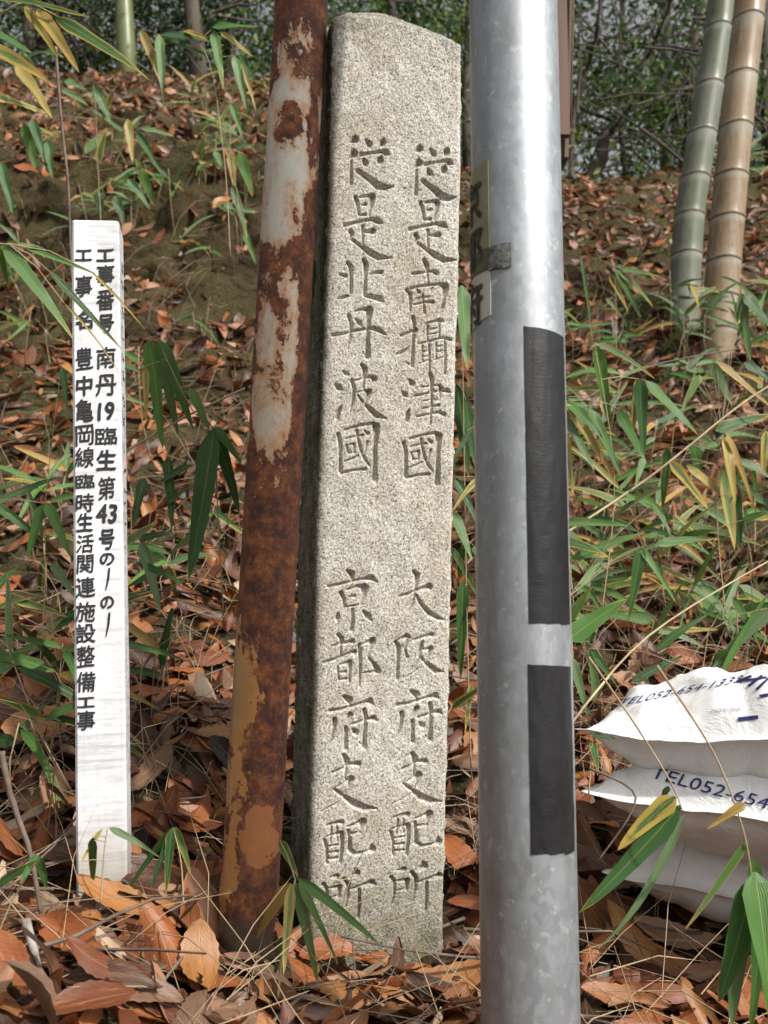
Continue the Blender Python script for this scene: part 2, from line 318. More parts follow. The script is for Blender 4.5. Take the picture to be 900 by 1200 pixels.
# ------------------------------------------------------------------ the inscribed stone pillar
T0 = at(466, 60, 1.185); B0 = at(443, 1120, 1.30)
EZ = (T0 - B0).normalized(); EX = Vector((math.cos(R(13)), math.sin(R(13)), 0)); EX = (EX - EZ * EX.dot(EZ)).normalized(); EY = EZ.cross(EX).normalized()
SM = Matrix((EX, EY, EZ)).transposed().to_4x4(); SM.translation = B0      # local: x right, y into the stone, z up
SMI = SM.inverted()
def face(px, py):
    o = SMI @ Vector((0, 0, 0)); d = SMI.to_3x3() @ ray(px, py); t = -o.y / d.y; return o + d * t
def edge(tab):
    P = [face(x, y) for y, x in tab]; P.sort(key=lambda p: p.z); return np.array([p.z for p in P]), np.array([p.x for p in P])
LZ, LX = edge([(45, 391), (200, 387), (400, 379), (600, 371), (800, 367), (1000, 362), (1130, 359)])
RZ, RX = edge([(45, 541.5), (200, 541), (400, 536), (600, 531), (800, 527), (1000, 522), (1130, 519)])
def K(ox, oy, s, strokes, ax=1, ay=1, bx=0, by=0, cx=0, cy=0):
    """strokes in crop pixels -> list of polylines (x, z, radius) on the stone face; a* scale and b*/c* move about"""
    out = []
    for st in strokes:
        L = []
        for x, y, w in st:
            x2 = bx + (x - cx) * ax; y2 = by + (y - cy) * ay
            p = face(ox + x2 / s, oy + y2 / s); L.append((p.x, p.z, w * .5 / s * 1.15 / F * 1.29 + .0003))
        out.append(L)
    return out
juu = [[(208, 70, 10), (204, 92, 40), (170, 112, 6)], [(198, 150, 10), (200, 175, 40), (160, 215, 6)], [(183, 215, 14), (182, 290, 18), (180, 350, 22)],
       [(268, 95, 14), (288, 120, 34), (295, 138, 12)], [(375, 88, 10), (367, 110, 36), (355, 132, 12)], [(238, 182, 22), (300, 172, 14), (365, 162, 20), (385, 170, 36), (408, 182, 8)],
       [(255, 212, 18), (265, 230, 34), (272, 245, 12)], [(360, 192, 14), (352, 215, 36), (342, 235, 10)], [(220, 275, 24), (240, 290, 26), (300, 330, 36), (340, 365, 44), (380, 375, 34), (428, 368, 8)]]
ze = [[(208, 430, 22), (222, 480, 18), (228, 535, 14)], [(235, 428, 14), (285, 422, 18), (308, 425, 34), (300, 470, 24), (285, 535, 14)], [(245, 475, 10), (268, 472, 18)], [(235, 535, 10), (268, 532, 18)],
      [(145, 595, 24), (200, 580, 16), (300, 560, 20), (340, 570, 34), (365, 585, 8)], [(250, 600, 18), (250, 650, 14), (252, 715, 10)], [(262, 632, 14), (310, 630, 32), (322, 635, 10)],
      [(178, 630, 26), (188, 648, 22), (165, 690, 6)], [(190, 680, 18), (235, 715, 20), (290, 755, 36), (345, 785, 34), (420, 785, 8)]]
kita = [[(160, 38, 20), (178, 60, 26), (182, 120, 20), (180, 215, 22)], [(118, 110, 16), (150, 116, 24), (162, 112, 8)], [(105, 250, 10), (140, 243, 22), (168, 232, 14)],
        [(258, 25, 24), (268, 50, 30), (265, 120, 20), (262, 225, 22)], [(262, 230, 20), (310, 242, 26), (350, 250, 38), (372, 268, 10)], [(295, 105, 12), (335, 95, 20), (360, 95, 22)]]
tan = [[(168, 350, 24), (182, 400, 22), (178, 470, 18), (160, 545, 8)], [(205, 322, 12), (250, 312, 16), (288, 315, 38), (282, 380, 26), (278, 480, 22), (278, 590, 34)], [(278, 590, 28), (250, 562, 6)],
       [(210, 370, 12), (228, 390, 28), (242, 410, 12)], [(75, 465, 20), (130, 458, 16), (220, 435, 18), (300, 425, 20), (345, 435, 30), (382, 460, 10)]]
ha = [[(135, 125, 12), (152, 138, 24), (165, 148, 10)], [(88, 205, 12), (110, 222, 34), (130, 235, 10)], [(100, 398, 24), (108, 360, 22), (130, 325, 6)],
      [(185, 180, 22), (198, 230, 20), (195, 300, 18), (175, 370, 8)], [(205, 180, 10), (260, 165, 12), (300, 158, 20), (318, 170, 32), (305, 195, 6)], [(245, 90, 24), (262, 110, 28), (258, 160, 20), (252, 225, 14)],
      [(215, 250, 6), (260, 238, 12), (288, 245, 30), (270, 300, 18), (240, 350, 12), (190, 390, 4)], [(220, 265, 8), (250, 305, 14), (290, 345, 24), (330, 385, 34), (388, 402, 8)]]
kuni = [[(105, 495, 22), (118, 550, 22), (118, 640, 20), (118, 710, 26)], [(148, 468, 16), (240, 442, 16), (310, 432, 20), (328, 450, 40), (322, 560, 26), (320, 680, 26), (318, 758, 34)], [(318, 758, 24), (298, 745, 8)],
        [(125, 722, 18), (200, 705, 14), (265, 700, 20)], [(150, 520, 10), (200, 508, 12), (250, 500, 12)], [(155, 560, 14), (165, 605, 10)], [(165, 558, 8), (200, 550, 14), (200, 592, 10)], [(165, 605, 8), (200, 600, 10)],
        [(145, 655, 12), (195, 635, 12), (225, 618, 6)], [(215, 470, 18), (222, 520, 16), (240, 590, 16), (262, 640, 18), (290, 680, 10)], [(278, 540, 14), (262, 600, 10), (225, 660, 4)], [(262, 475, 10), (280, 490, 22)]]
minami = [[(608, 25, 22), (622, 50, 30), (628, 90, 14), (635, 160, 8)], [(540, 105, 14), (575, 100, 20), (600, 98, 14), (660, 90, 18), (682, 100, 28)], [(510, 200, 26), (528, 220, 22), (530, 270, 18), (528, 320, 12)],
          [(530, 190, 14), (600, 175, 14), (700, 165, 18), (735, 180, 40), (728, 240, 20), (718, 300, 20), (700, 345, 8)], [(570, 195, 8), (582, 212, 18)], [(655, 188, 14), (645, 205, 8)],
          [(560, 250, 8), (600, 242, 12), (640, 238, 10)], [(550, 285, 10), (620, 270, 12), (660, 270, 22), (668, 275, 8)], [(602, 225, 10), (608, 280, 14), (612, 330, 16)]]
setsu = [[(475, 465, 20), (520, 450, 18), (560, 435, 28)], [(545, 360, 22), (552, 400, 18), (545, 500, 18), (540, 630, 20)], [(540, 642, 20), (500, 622, 4)], [(450, 575, 14), (490, 560, 18), (535, 525, 6)],
         [(620, 395, 10), (680, 380, 14), (712, 380, 22)], [(630, 405, 14), (632, 495, 10)], [(698, 395, 12), (698, 485, 10)], [(640, 430, 8), (690, 422, 8)], [(640, 460, 8), (690, 450, 8)], [(575, 515, 12), (640, 500, 12), (720, 480, 14), (765, 490, 22)],
         [(600, 525, 12), (600, 610, 10)], [(640, 515, 12), (642, 700, 10)], [(605, 560, 8), (635, 555, 8)], [(605, 590, 8), (635, 585, 8)], [(580, 630, 8), (640, 608, 8)],
         [(680, 505, 12), (682, 605, 8)], [(730, 495, 14), (735, 600, 14), (730, 690, 16)], [(690, 530, 8), (722, 525, 8)], [(690, 562, 8), (722, 553, 8)], [(670, 610, 8), (725, 590, 8)]]
tsu = [[(520, 175, 10), (538, 195, 34), (548, 212, 10)], [(482, 245, 12), (498, 262, 32), (512, 275, 10)], [(510, 412, 26), (515, 370, 22), (525, 345, 8)], [(590, 218, 8), (650, 212, 10), (700, 208, 14), (708, 228, 28), (700, 290, 8)],
       [(555, 270, 16), (620, 258, 12), (700, 240, 12), (745, 240, 28), (765, 250, 8)], [(605, 300, 8), (660, 292, 10), (695, 292, 14)], [(600, 345, 12), (650, 335, 10), (695, 325, 18)], [(570, 390, 14), (630, 380, 12), (700, 365, 18), (730, 380, 22)],
       [(645, 145, 24), (655, 170, 24), (655, 300, 18), (648, 435, 12)]]
kyo = [[(210, 95, 20), (235, 115, 36), (240, 150, 16)], [(100, 188, 16), (160, 175, 16), (290, 145, 16), (350, 138, 34), (385, 160, 8)], [(172, 225, 24), (190, 260, 20), (195, 310, 14)], [(215, 205, 12), (270, 185, 16), (310, 195, 42), (305, 240, 26), (288, 290, 14)],
       [(200, 308, 10), (240, 302, 14), (275, 295, 12)], [(222, 250, 8), (255, 243, 16)], [(240, 320, 18), (240, 390, 20), (232, 440, 24)], [(155, 345, 14), (152, 370, 26), (150, 388, 12)], [(305, 335, 18), (330, 360, 34), (352, 388, 12)]]
dai = [[(520, 245, 18), (570, 230, 18), (640, 200, 16), (690, 188, 36), (705, 192, 10)], [(598, 100, 22), (618, 120, 30), (612, 180, 18), (600, 260, 16), (575, 320, 10), (540, 360, 4)], [(610, 235, 12), (640, 290, 24), (690, 345, 30), (740, 372, 26), (775, 382, 8)]]
to = [[(125, 535, 14), (180, 520, 16), (240, 510, 28)], [(155, 470, 20), (175, 490, 28), (172, 530, 16), (170, 590, 8)], [(75, 632, 18), (150, 610, 18), (230, 575, 18), (255, 572, 28)], [(245, 500, 16), (200, 560, 10), (130, 650, 10), (90, 690, 4)],
      [(155, 655, 12), (158, 735, 12)], [(165, 645, 10), (225, 630, 26), (225, 680, 16), (222, 745, 16)], [(168, 690, 8), (200, 686, 16)], [(165, 732, 10), (205, 728, 16)],
      [(280, 530, 24), (285, 620, 20), (282, 775, 8)], [(285, 535, 10), (320, 515, 14), (358, 505, 36), (345, 560, 14), (330, 600, 14)], [(330, 600, 14), (365, 640, 22), (390, 685, 34), (350, 690, 12), (300, 695, 4)]]
saka = [[(495, 515, 26), (508, 540, 24), (505, 640, 20), (502, 730, 18)], [(505, 505, 10), (555, 478, 28), (568, 485, 20)], [(565, 490, 14), (545, 550, 12), (560, 600, 18)], [(600, 500, 14), (660, 480, 16), (705, 470, 26)],
        [(650, 505, 10), (642, 540, 24), (625, 620, 12), (590, 680, 5)], [(645, 560, 8), (700, 550, 28), (680, 600, 18), (640, 660, 10), (560, 715, 6)], [(625, 590, 14), (670, 635, 22), (725, 680, 36), (775, 688, 8)]]
fu = [[(240, 75, 18), (265, 92, 36), (268, 120, 12)], [(165, 150, 20), (230, 140, 16), (320, 112, 16), (375, 100, 32), (395, 115, 8)], [(188, 195, 24), (185, 250, 18), (165, 310, 14), (110, 385, 6)], [(270, 170, 28), (250, 210, 12), (235, 235, 6)],
      [(248, 240, 20), (248, 290, 18), (248, 350, 22)], [(280, 218, 12), (340, 200, 14), (395, 188, 28), (412, 200, 10)], [(345, 145, 22), (352, 180, 22), (348, 260, 18), (345, 340, 28)], [(345, 338, 20), (318, 315, 4)], [(285, 245, 10), (300, 262, 30), (310, 275, 10)]]
shi = [[(238, 385, 22), (252, 410, 30), (248, 460, 16), (245, 510, 8)], [(178, 475, 14), (230, 455, 16), (270, 430, 18), (315, 430, 28)], [(195, 555, 8), (240, 530, 12), (275, 510, 34), (260, 560, 14), (215, 630, 10), (120, 680, 4)],
       [(190, 565, 18), (230, 595, 20), (290, 640, 36), (345, 662, 34), (412, 665, 8)]]
hai = [[(150, 125, 12), (190, 110, 16), (225, 108, 26)], [(135, 200, 18), (148, 250, 16), (148, 320, 16)], [(140, 185, 8), (180, 172, 10), (225, 165, 24), (228, 230, 18), (218, 320, 16)], [(172, 130, 10), (168, 210, 8)], [(202, 125, 10), (205, 205, 10)],
       [(150, 235, 8), (210, 225, 10)], [(155, 268, 10), (205, 262, 14)], [(152, 300, 10), (205, 295, 14)], [(262, 130, 10), (300, 118, 14), (338, 105, 36), (325, 150, 12), (310, 165, 8)], [(265, 170, 18), (295, 165, 14), (325, 160, 10)],
       [(262, 150, 16), (268, 200, 18), (268, 255, 24), (300, 275, 18), (370, 262, 16), (388, 250, 34), (385, 225, 8)]]
sho = [[(165, 398, 10), (200, 392, 24)], [(130, 435, 22), (148, 460, 18), (148, 520, 14), (125, 590, 6)], [(155, 455, 8), (215, 450, 24), (210, 500, 14)], [(155, 505, 6), (210, 495, 10)], [(240, 410, 22), (262, 440, 22), (258, 500, 14), (240, 560, 6)],
       [(298, 355, 14), (305, 375, 34), (265, 400, 10)], [(270, 462, 10), (330, 442, 16), (385, 425, 28), (405, 435, 12)], [(318, 460, 16), (318, 540, 16), (312, 610, 14)]]
A_ = (375, 145, 5); B_ = (375, 300, 5); C_ = (375, 410, 5); D_ = (365, 650, 5); E_ = (350, 800, 4.5); F_ = (350, 940, 4.5)
CH = (K(*A_, juu) + K(*A_, juu, .96, 1.03, 585, 145, 205, 92) + K(*A_, ze) + K(*A_, ze, 1, .95, 382, 460, 0, 428) + K(*B_, kita) + K(*B_, tan) + K(*C_, ha) + K(*C_, kuni)
      + K(*B_, minami) + K(*B_, setsu) + K(*C_, tsu) + K(*C_, kuni, .92, .9, 490, 545, 105, 495) + K(*D_, kyo) + K(*D_, dai) + K(*D_, to) + K(*D_, saka)
      + K(*E_, fu) + K(*E_, fu, .95, .97, 600, 45, 248, 75) + K(*E_, shi) + K(*E_, shi, .88, .9, 605, 375, 245, 385) + K(*F_, hai) + K(*F_, hai, 1, 1, 485, 158, 135, 200) + K(*F_, sho) + K(*F_, sho, 1, 1, 487, 0, 130, 37))
NU, NV = 236, 1380
ztop = face(466, 25).z; zbot = -.12
Z = np.linspace(zbot, ztop, NV); xl = np.interp(Z, LZ, LX); xr = np.interp(Z, RZ, RX)
Uf = np.linspace(0, 1, NU); FX = xl[:, None] + (xr - xl)[:, None] * Uf[None]; FZ = np.repeat(Z[:, None], NU, 1)
carve = np.zeros_like(FX)
for st in CH:
    for (x0, z0, r0), (x1, z1, r1) in zip(st[:-1], st[1:]):
        rm = max(r0, r1) + .001
        i0, i1 = np.searchsorted(Z, [min(z0, z1) - rm, max(z0, z1) + rm])
        if i1 <= i0: continue
        bx = FX[i0:i1]; bz = FZ[i0:i1]; dx, dz = x1 - x0, z1 - z0; L2 = dx * dx + dz * dz + 1e-12
        t = np.clip(((bx - x0) * dx + (bz - z0) * dz) / L2, 0, 1)
        d = np.hypot(bx - x0 - t * dx, bz - z0 - t * dz); r = r0 + (r1 - r0) * t
        dep = np.minimum((r - d) * 1.9, .0065)
        carve[i0:i1] = np.maximum(carve[i0:i1], dep)
carve = carve + np.where(carve > 0, .0004, 0)
def smooth_noise(shape, k, seed):
    g = np.random.default_rng(seed).standard_normal((shape[0] // k + 3, shape[1] // k + 3))
    yy = np.arange(shape[0]) / k; xx = np.arange(shape[1]) / k; i = yy.astype(int); j = xx.astype(int); fy = (yy - i)[:, None]; fx = (xx - j)[None]
    fy = fy * fy * (3 - 2 * fy); fx = fx * fx * (3 - 2 * fx)
    return (g[i][:, j] * (1 - fy) * (1 - fx) + g[i + 1][:, j] * fy * (1 - fx) + g[i][:, j + 1] * (1 - fy) * fx + g[i + 1][:, j + 1] * fy * fx)
rr = .007; ex = np.minimum(FX - xl[:, None], xr[:, None] - FX); 
chip = .0013 * np.clip(smooth_noise((NV, NU), 18, 5), -1, 2)
ed = np.clip(ex / rr, 0, 1); FY = rr * (1 - np.sqrt(1 - (1 - ed) ** 2)) + np.where(ex < .012, np.clip(chip, 0, 1) * (1 - ex / .012), 0)
rough = .00016 * rng.standard_normal((NV, NU)) + .00016 * smooth_noise((NV, NU), 3, 1) + .0006 * smooth_noise((NV, NU), 26, 2)
topz = sstep(ztop - .13, ztop, FZ); rough = rough + topz * .0003 * smooth_noise((NV, NU), 9, 3)
FY = FY + carve + rough
DP = .165; ns, nb = 22, 12
sideR = [(1, d) for d in np.linspace(rr, DP - .01, ns)]; back = [(u, DP) for u in np.linspace(.96, .04, nb)]; sideL = [(0, d) for d in np.linspace(DP - .01, rr, ns)]
OX = []; OY = []
for k, (u, d) in enumerate(sideR + back + sideL):
    OX.append(xl + (xr - xl) * u + .0012 * smooth_noise((NV, 1), 9, 40 + k)[:, 0] + .0004 * rng.standard_normal(NV)); OY.append(np.full(NV, d) + .0004 * rng.standard_normal(NV))
RXm = np.concatenate([FX, np.stack(OX, 1)], 1); RYm = np.concatenate([FY, np.stack(OY, 1)], 1); RZm = np.repeat(Z[:, None], RXm.shape[1], 1)
NC = RXm.shape[1]
xc = .5 * (xl[-1] + xr[-1]); hw = .5 * (xr[-1] - xl[-1])
def shear(x): q = (x - xc) / hw; return np.where(q > -.35, -.013 * np.clip(q + .35, 0, 2) ** 1.35, -.018 * np.clip(-q - .55, 0, 1) ** 1.6)
zshift = shear(RXm) * sstep(ztop - .10, ztop, RZm); RZm = RZm + zshift + .004 * sstep(.1, .5, 1 - np.abs(RZm - ztop) / .05) * 0
VV = [np.stack([RXm, RYm, RZm], -1).reshape(-1, 3)]
ring = np.stack([RXm[-1], RYm[-1], RZm[-1]], -1); cen = np.array([xc, DP * .5, ztop])
NK = 26
for k in range(1, NK + 1):
    s = k / NK; q = 1 - s ** 1.0
    P = cen[None] + (ring - cen[None]) * q; rise = .046 * (1 - (1 - s) ** 1.35) 
    P[:, 2] = ztop + (ring[:, 2] - ztop) * (1 - s * .75) + rise + .0012 * rng.standard_normal(NC) * (q > .02) * .5 + .0016 * smooth_noise((NC, 1), 7, 60 + k)[:, 0] * q
    VV.append(P)
VV = np.concatenate(VV); NR = NV + NK
idx = np.arange(NR * NC).reshape(NR, NC); idn = np.roll(idx, -1, 1)
Q = np.stack([idx[:-1], idn[:-1], idn[1:], idx[1:]], -1).reshape(-1, 4)
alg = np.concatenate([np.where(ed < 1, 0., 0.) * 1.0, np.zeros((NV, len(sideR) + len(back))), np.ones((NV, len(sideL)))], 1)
alg[:, :NU] = (1 - sstep(0, .016, FX - xl[:, None])) * .75 + (1 - sstep(.0, .12, FZ - 0)) * .30; alg[:, :NU] *= (1 - .8 * sstep(ztop - .25, ztop - .05, FZ))  # painted side shade with algal green runs over the left edge, fainter at foot
alg_shade_f = np.concatenate([alg.ravel(), np.full(NK * NC, .35)])
tmp = mk('stone_marker', VV, Q, M_GR); me = tmp.data; a = me.attributes.new('algae_shade', 'FLOAT', 'POINT'); a.data.foreach_set('value', alg_shade_f.astype(np.float32))
dmp = np.zeros((NV + NK, NC)); dmp[:NV] = (1 - sstep(.02, .17, RZm)); dmp[NV - 60:NV] = np.linspace(0, .5, 60)[:, None]; dmp[NV:] = .7
a = me.attributes.new('damp', 'FLOAT', 'POINT'); a.data.foreach_set('value', dmp.astype(np.float32).ravel())
tmp.matrix_world = SM
tag(tmp, 'tall light grey granite boundary pillar with two columns of carved characters', 'stone marker')
stone = tmp

# ------------------------------------------------------------------ rusty pipe
PT = at(353.5, 0, 1.19); PB = at(289, 1100, 1.20); ax = (PT - PB).normalized()
PX = Vector((1, 0, 0)); PX = (PX - ax * PX.dot(ax)).normalized(); PY = ax.cross(PX)
PM = Matrix((PX, PY, ax)).transposed().to_4x4(); PM.translation = PB; Lp = (PT - PB).length
V = []; n = 72; zs = np.concatenate([np.linspace(-.15, .06, 40), np.linspace(.065, Lp + .35, 60)])
for z in zs:
    for k in range(n):
        t = 2 * math.pi * k / n; r = .0338 + .0005 * mnoise.noise(Vector((math.cos(t) * 2, math.sin(t) * 2, z * 14)))
        if z < .055: r += .003 * mnoise.fractal(Vector((math.cos(t) * 1.5, math.sin(t) * 1.5, z * 45)), 1, 2, 4) - .0035 * (1 - max(z, -.1) / .055) * .6
        V.append((r * math.cos(t), r * math.sin(t), z))
Fq = [(i * n + k, i * n + (k + 1) % n, (i + 1) * n + (k + 1) % n, (i + 1) * n + k) for i in range(len(zs) - 1) for k in range(n)] + [tuple(range((len(zs) - 1) * n, len(zs) * n))]
pipe = mk('rusty_pipe', V, Fq, m_rust(Lp, 0.)); pipe.matrix_world = PM
tag(pipe, 'leaning rusty steel pipe with flaking pale paint beside the stone pillar', 'pipe')

# ------------------------------------------------------------------ galvanised pole
gx = at(623, 1150, .93); GR = .0443; gc = Vector((gx.x, .93 + .012, 0))
def gp(ang, z, r=GR):   # ang 0 faces the camera, positive to the right
    return Vector((gc.x + r * math.sin(ang), gc.y - r * math.cos(ang), z))
def gz(py): return at(600, py, .90).z
n = 96; V = []; Fq = []; zz = [-1.0] + list(np.linspace(-.6, 1.2, 30))
for z in zz:
    for k in range(n): V.append(gp(2 * math.pi * k / n, z))
Fq = [(i * n + k, i * n + (k + 1) % n, (i + 1) * n + (k + 1) % n, (i + 1) * n + k) for i in range(len(zz) - 1) for k in range(n)] + [tuple(range((len(zz) - 1) * n, len(zz) * n))]
gpole = empty('galvanised_pole', (gc.x, gc.y, float(hgt(gc.x, gc.y))), 'smooth grey galvanised steel pole with black tape rectangles', 'pole')
mk('tube', V, Fq, M_GALV, gpole)
vaz = math.atan2(gc.x, gc.y)   # direction from the camera; front of pole as seen is turned by this
def patch(name, a0, a1, z0, z1, r, mat, wob=.0, thick=.0006, rows=24, cols=44, parent=gpole, cut=None):
    V = []; Fc = []
    for i in range(rows + 1):
        for j in range(cols + 1):
            u = j / cols; v = i / rows; a = lerp(a0, a1, u); z = lerp(z0, z1, v)
            if cut: z = cut(u, v, z)
            w = wob * mnoise.noise(Vector((u * 3, v * 9, 5)))
            V.append(gp(a - vaz + w * .4 * (v in (0, 1)), z + w * .003 * (i in (0, rows)), r + wob * .0006 * mnoise.noise(Vector((a * 6, z * 60, 1)))))
    m = len(V)
    V += [gp(0, 0) * 0 + v for v in V]
    for k in range(m):
        d = Vector((V[k].x - gc.x, V[k].y - gc.y, 0)).normalized(); V[m + k] = V[k] - d * thick
    q = lambda i, j: i * (cols + 1) + j
    for i in range(rows):
        for j in range(cols): Fc.append((q(i, j), q(i, j + 1), q(i + 1, j + 1), q(i + 1, j))); Fc.append((m + q(i, j), m + q(i + 1, j), m + q(i + 1, j + 1), m + q(i, j + 1)))
    bd = [q(0, j) for j in range(cols + 1)] + [q(i, cols) for i in range(1, rows + 1)] + [q(rows, j) for j in range(cols - 1, -1, -1)] + [q(i, 0) for i in range(rows - 1, 0, -1)]
    for s in range(len(bd)):
        a, b = bd[s], bd[(s + 1) % len(bd)]; Fc.append((a, m + a, m + b, b))
    return mk(name, V, Fc, mat, parent, smooth=False)
patch('tape_patch', R(6), R(70), gz(731), gz(383), GR + .0007, M_TAPE, .6, cut=lambda u, v, z: z - (.004 * u * v if v > .5 else 0), thick=.0007)
patch('tape_patch', R(4), R(69), gz(1001), gz(782), GR + .0007, M_TAPE, .8, thick=.0007, cut=lambda u, v, z: z + (.003 * (1 - u) * (v > .97)) - .0015 * (v < .03) * u)
ML = m_simple('cracked_tape', (.03, .03, .025), .6, (.16, .16, .15), 120, .5)
patch('sticker', R(-118), R(-36), gz(290), gz(182), GR + .0008, M_STICK, .5)
patch('sticker', R(-118), R(-35), gz(380), gz(310), GR + .0008, M_STICK2, .3, cut=lambda u, v, z: z + .012 * u * (1 - v))
patch('tape_scrap', R(-110), R(-36), gz(311), gz(285), GR + .0016, m_simple('mossy_tape', (.05, .045, .015), .6, (.12, .11, .05), 50, .3), .3)
patch('tape_scrap', R(-37), R(-7), gz(313), gz(285), GR + .0018, ML, .6)

# ------------------------------------------------------------------ lettering made from the built-in font
def glyph(ch, offset=.0, maxedge=None, shear=0.):
    c = bpy.data.curves.new('glyph', 'FONT'); c.body = ch; c.resolution_u = 3; c.offset = offset; c.shear = shear
    o = bpy.data.objects.new('glyph', c); col.objects.link(o); bpy.context.view_layer.update()
    me = bpy.data.meshes.new_from_object(o.evaluated_get(bpy.context.evaluated_depsgraph_get()))
    bm = bmesh.new(); bm.from_mesh(me)
    xs_ = [v.co.x for v in bm.verts]; ys_ = [v.co.y for v in bm.verts]; s = max(max(ys_) - min(ys_), 1e-3) 
    if maxedge:
        bmesh.ops.triangulate(bm, faces=bm.faces)
        for _ in range(5):
            e = [e for e in bm.edges if e.calc_length() > maxedge]
            if not e: break
            bmesh.ops.subdivide_edges(bm, edges=e, cuts=1); bmesh.ops.triangulate(bm, faces=[f for f in bm.faces if len(f.verts) > 3])
    bm.verts.ensure_lookup_table(); P = np.array([v.co[:2] for v in bm.verts]); Fc = [tuple(v.index for v in f.verts) for f in bm.faces]
    bm.free(); bpy.data.objects.remove(o); bpy.data.curves.remove(c); bpy.data.meshes.remove(me)
    return P, Fc
def norm_glyph(ch, offset=.0, maxedge=None, shear=0.):
    P, Fc = glyph(ch, 0., maxedge, shear); P0 = P; F0 = list(Fc); nP = len(P0)
    for k, (dx, dy) in enumerate(((1, .5), (.4, -.8), (-.5, .7))): P = np.concatenate([P, P0 + np.array((dx, dy)) * offset]); Fc = Fc + [tuple(i + nP * (k + 1) for i in f) for f in F0]
    lo = P.min(0); hi = P.max(0); return (P - (lo + hi) / 2), Fc, (hi - lo)

# characters on the pole sticker (they run round to the far side, so only their right halves show)
mb = MB()
for ch, py, hh in (('京', 222, 52), ('都', 280, 48), ('府', 345, 48)):
    P, Fc, sz = norm_glyph(ch, .03, .12); sc = .042 / max(sz)
    zc = gz(py)
    mb.add(([gp(R(-73) - vaz + p[0] * sc / GR, zc + p[1] * sc * 1.05, GR + .0018 + .00012 * (ip * 4 // len(P))) for ip, p in enumerate(P)], Fc))
mb.build('lettering', m_simple('faded_ink', (.03, .03, .02), .7, (.15, .14, .08), 70, lo=.5, hi=.75), gpole, smooth=False)

# ------------------------------------------------------------------ white stake
ST = at(111.5, 258, 1.2); SB = at(119.5, 1050, 1.2); sz_ = (ST - SB).normalized(); sx = Vector((math.cos(R(9)), math.sin(R(9)), 0)); sx = (sx - sz_ * sx.dot(sz_)).normalized(); sy = sz_.cross(sx)
wst = .0580; kM = Matrix((sx, sy, sz_)).transposed().to_4x4(); kM.translation = SB; kMI = kM.inverted(); hst = (ST - SB).length
V = []; Fq = []; zs = list(np.linspace(-.14, hst - .002, 60)) + [hst]
prof = []; c = .0028; h = wst / 2
for (a, b) in ((-h, 0), (h, 0), (h, wst), (-h, wst)):
    sxn = -1 if a < 0 else 1; syn = -1 if b == 0 else 1
    c1 = (a - sxn * c, b); c2 = (a, b - syn * c); prof += [c2, c1] if (a < 0) == (b == 0) else [c1, c2]
for z in zs:
    for (a, b) in prof:
        q = .0012 if z == hst else 0; e = .0004 * mnoise.noise(Vector((a * 50, b * 50, z * 12)))
        V.append(kM @ Vector((a * (1 - q * 30) + e, b + (q if b < .01 else -q) + e, z)))
n = len(prof)
Fq = [(i * n + k, i * n + (k + 1) % n, (i + 1) * n + (k + 1) % n, (i + 1) * n + k) for i in range(len(zs) - 1) for k in range(n)] + [tuple(range((len(zs) - 1) * n, len(zs) * n))]
stake = empty('survey_stake', SB, 'white painted square wooden stake with hand-written black characters', 'stake')
so_ = mk('post', [kMI @ v for v in V], Fq, M_WW, None, smooth=False); so_.parent = stake; so_.matrix_parent_inverse = Matrix(); so_.matrix_basis = Matrix.Translation(-Vector(stake.location)) @ kM
def sface(px, py, lift=0.):
    o = kMI @ Vector((0, 0, 0)); d = kMI.to_3x3() @ ray(px, py); t = (-.0009 - lift - o.y) / d.y; return o + d * t
RC = [('工', 299, 21, 14), ('事', 322, 21, 24), ('番', 351, 21, 25), ('号', 379, 19, 22), ('南', 419, 22, 25), ('丹', 451, 24, 25), ('19', 482, 19, 22), ('臨', 511, 25, 21), ('生', 539, 23, 24), ('第', 572, 20, 27), ('43', 602, 24, 23), ('号', 632, 18, 24), ('の', 655, 17, 15), ('ー', 679, 5, 26), ('の', 706, 16, 15), ('ー', 732, 5, 28)]
LC = [('工', 299, 20, 13), ('事', 335, 20, 25), ('名', 375, 20, 22), ('豊', 420, 20, 26), ('中', 452, 19, 24), ('亀', 481, 21, 27), ('岡', 510, 21, 24), ('線', 536, 22, 24), ('臨', 564, 22, 17), ('時', 589, 21, 22), ('生', 612, 19, 22), ('活', 637, 20, 22), ('関', 661, 19, 22), ('連', 688, 23, 24), ('施', 717, 23, 23), ('設', 742, 23, 23), ('整', 769, 21, 25), ('備', 799, 22, 24), ('工', 823, 21, 12), ('事', 844, 21, 23)]
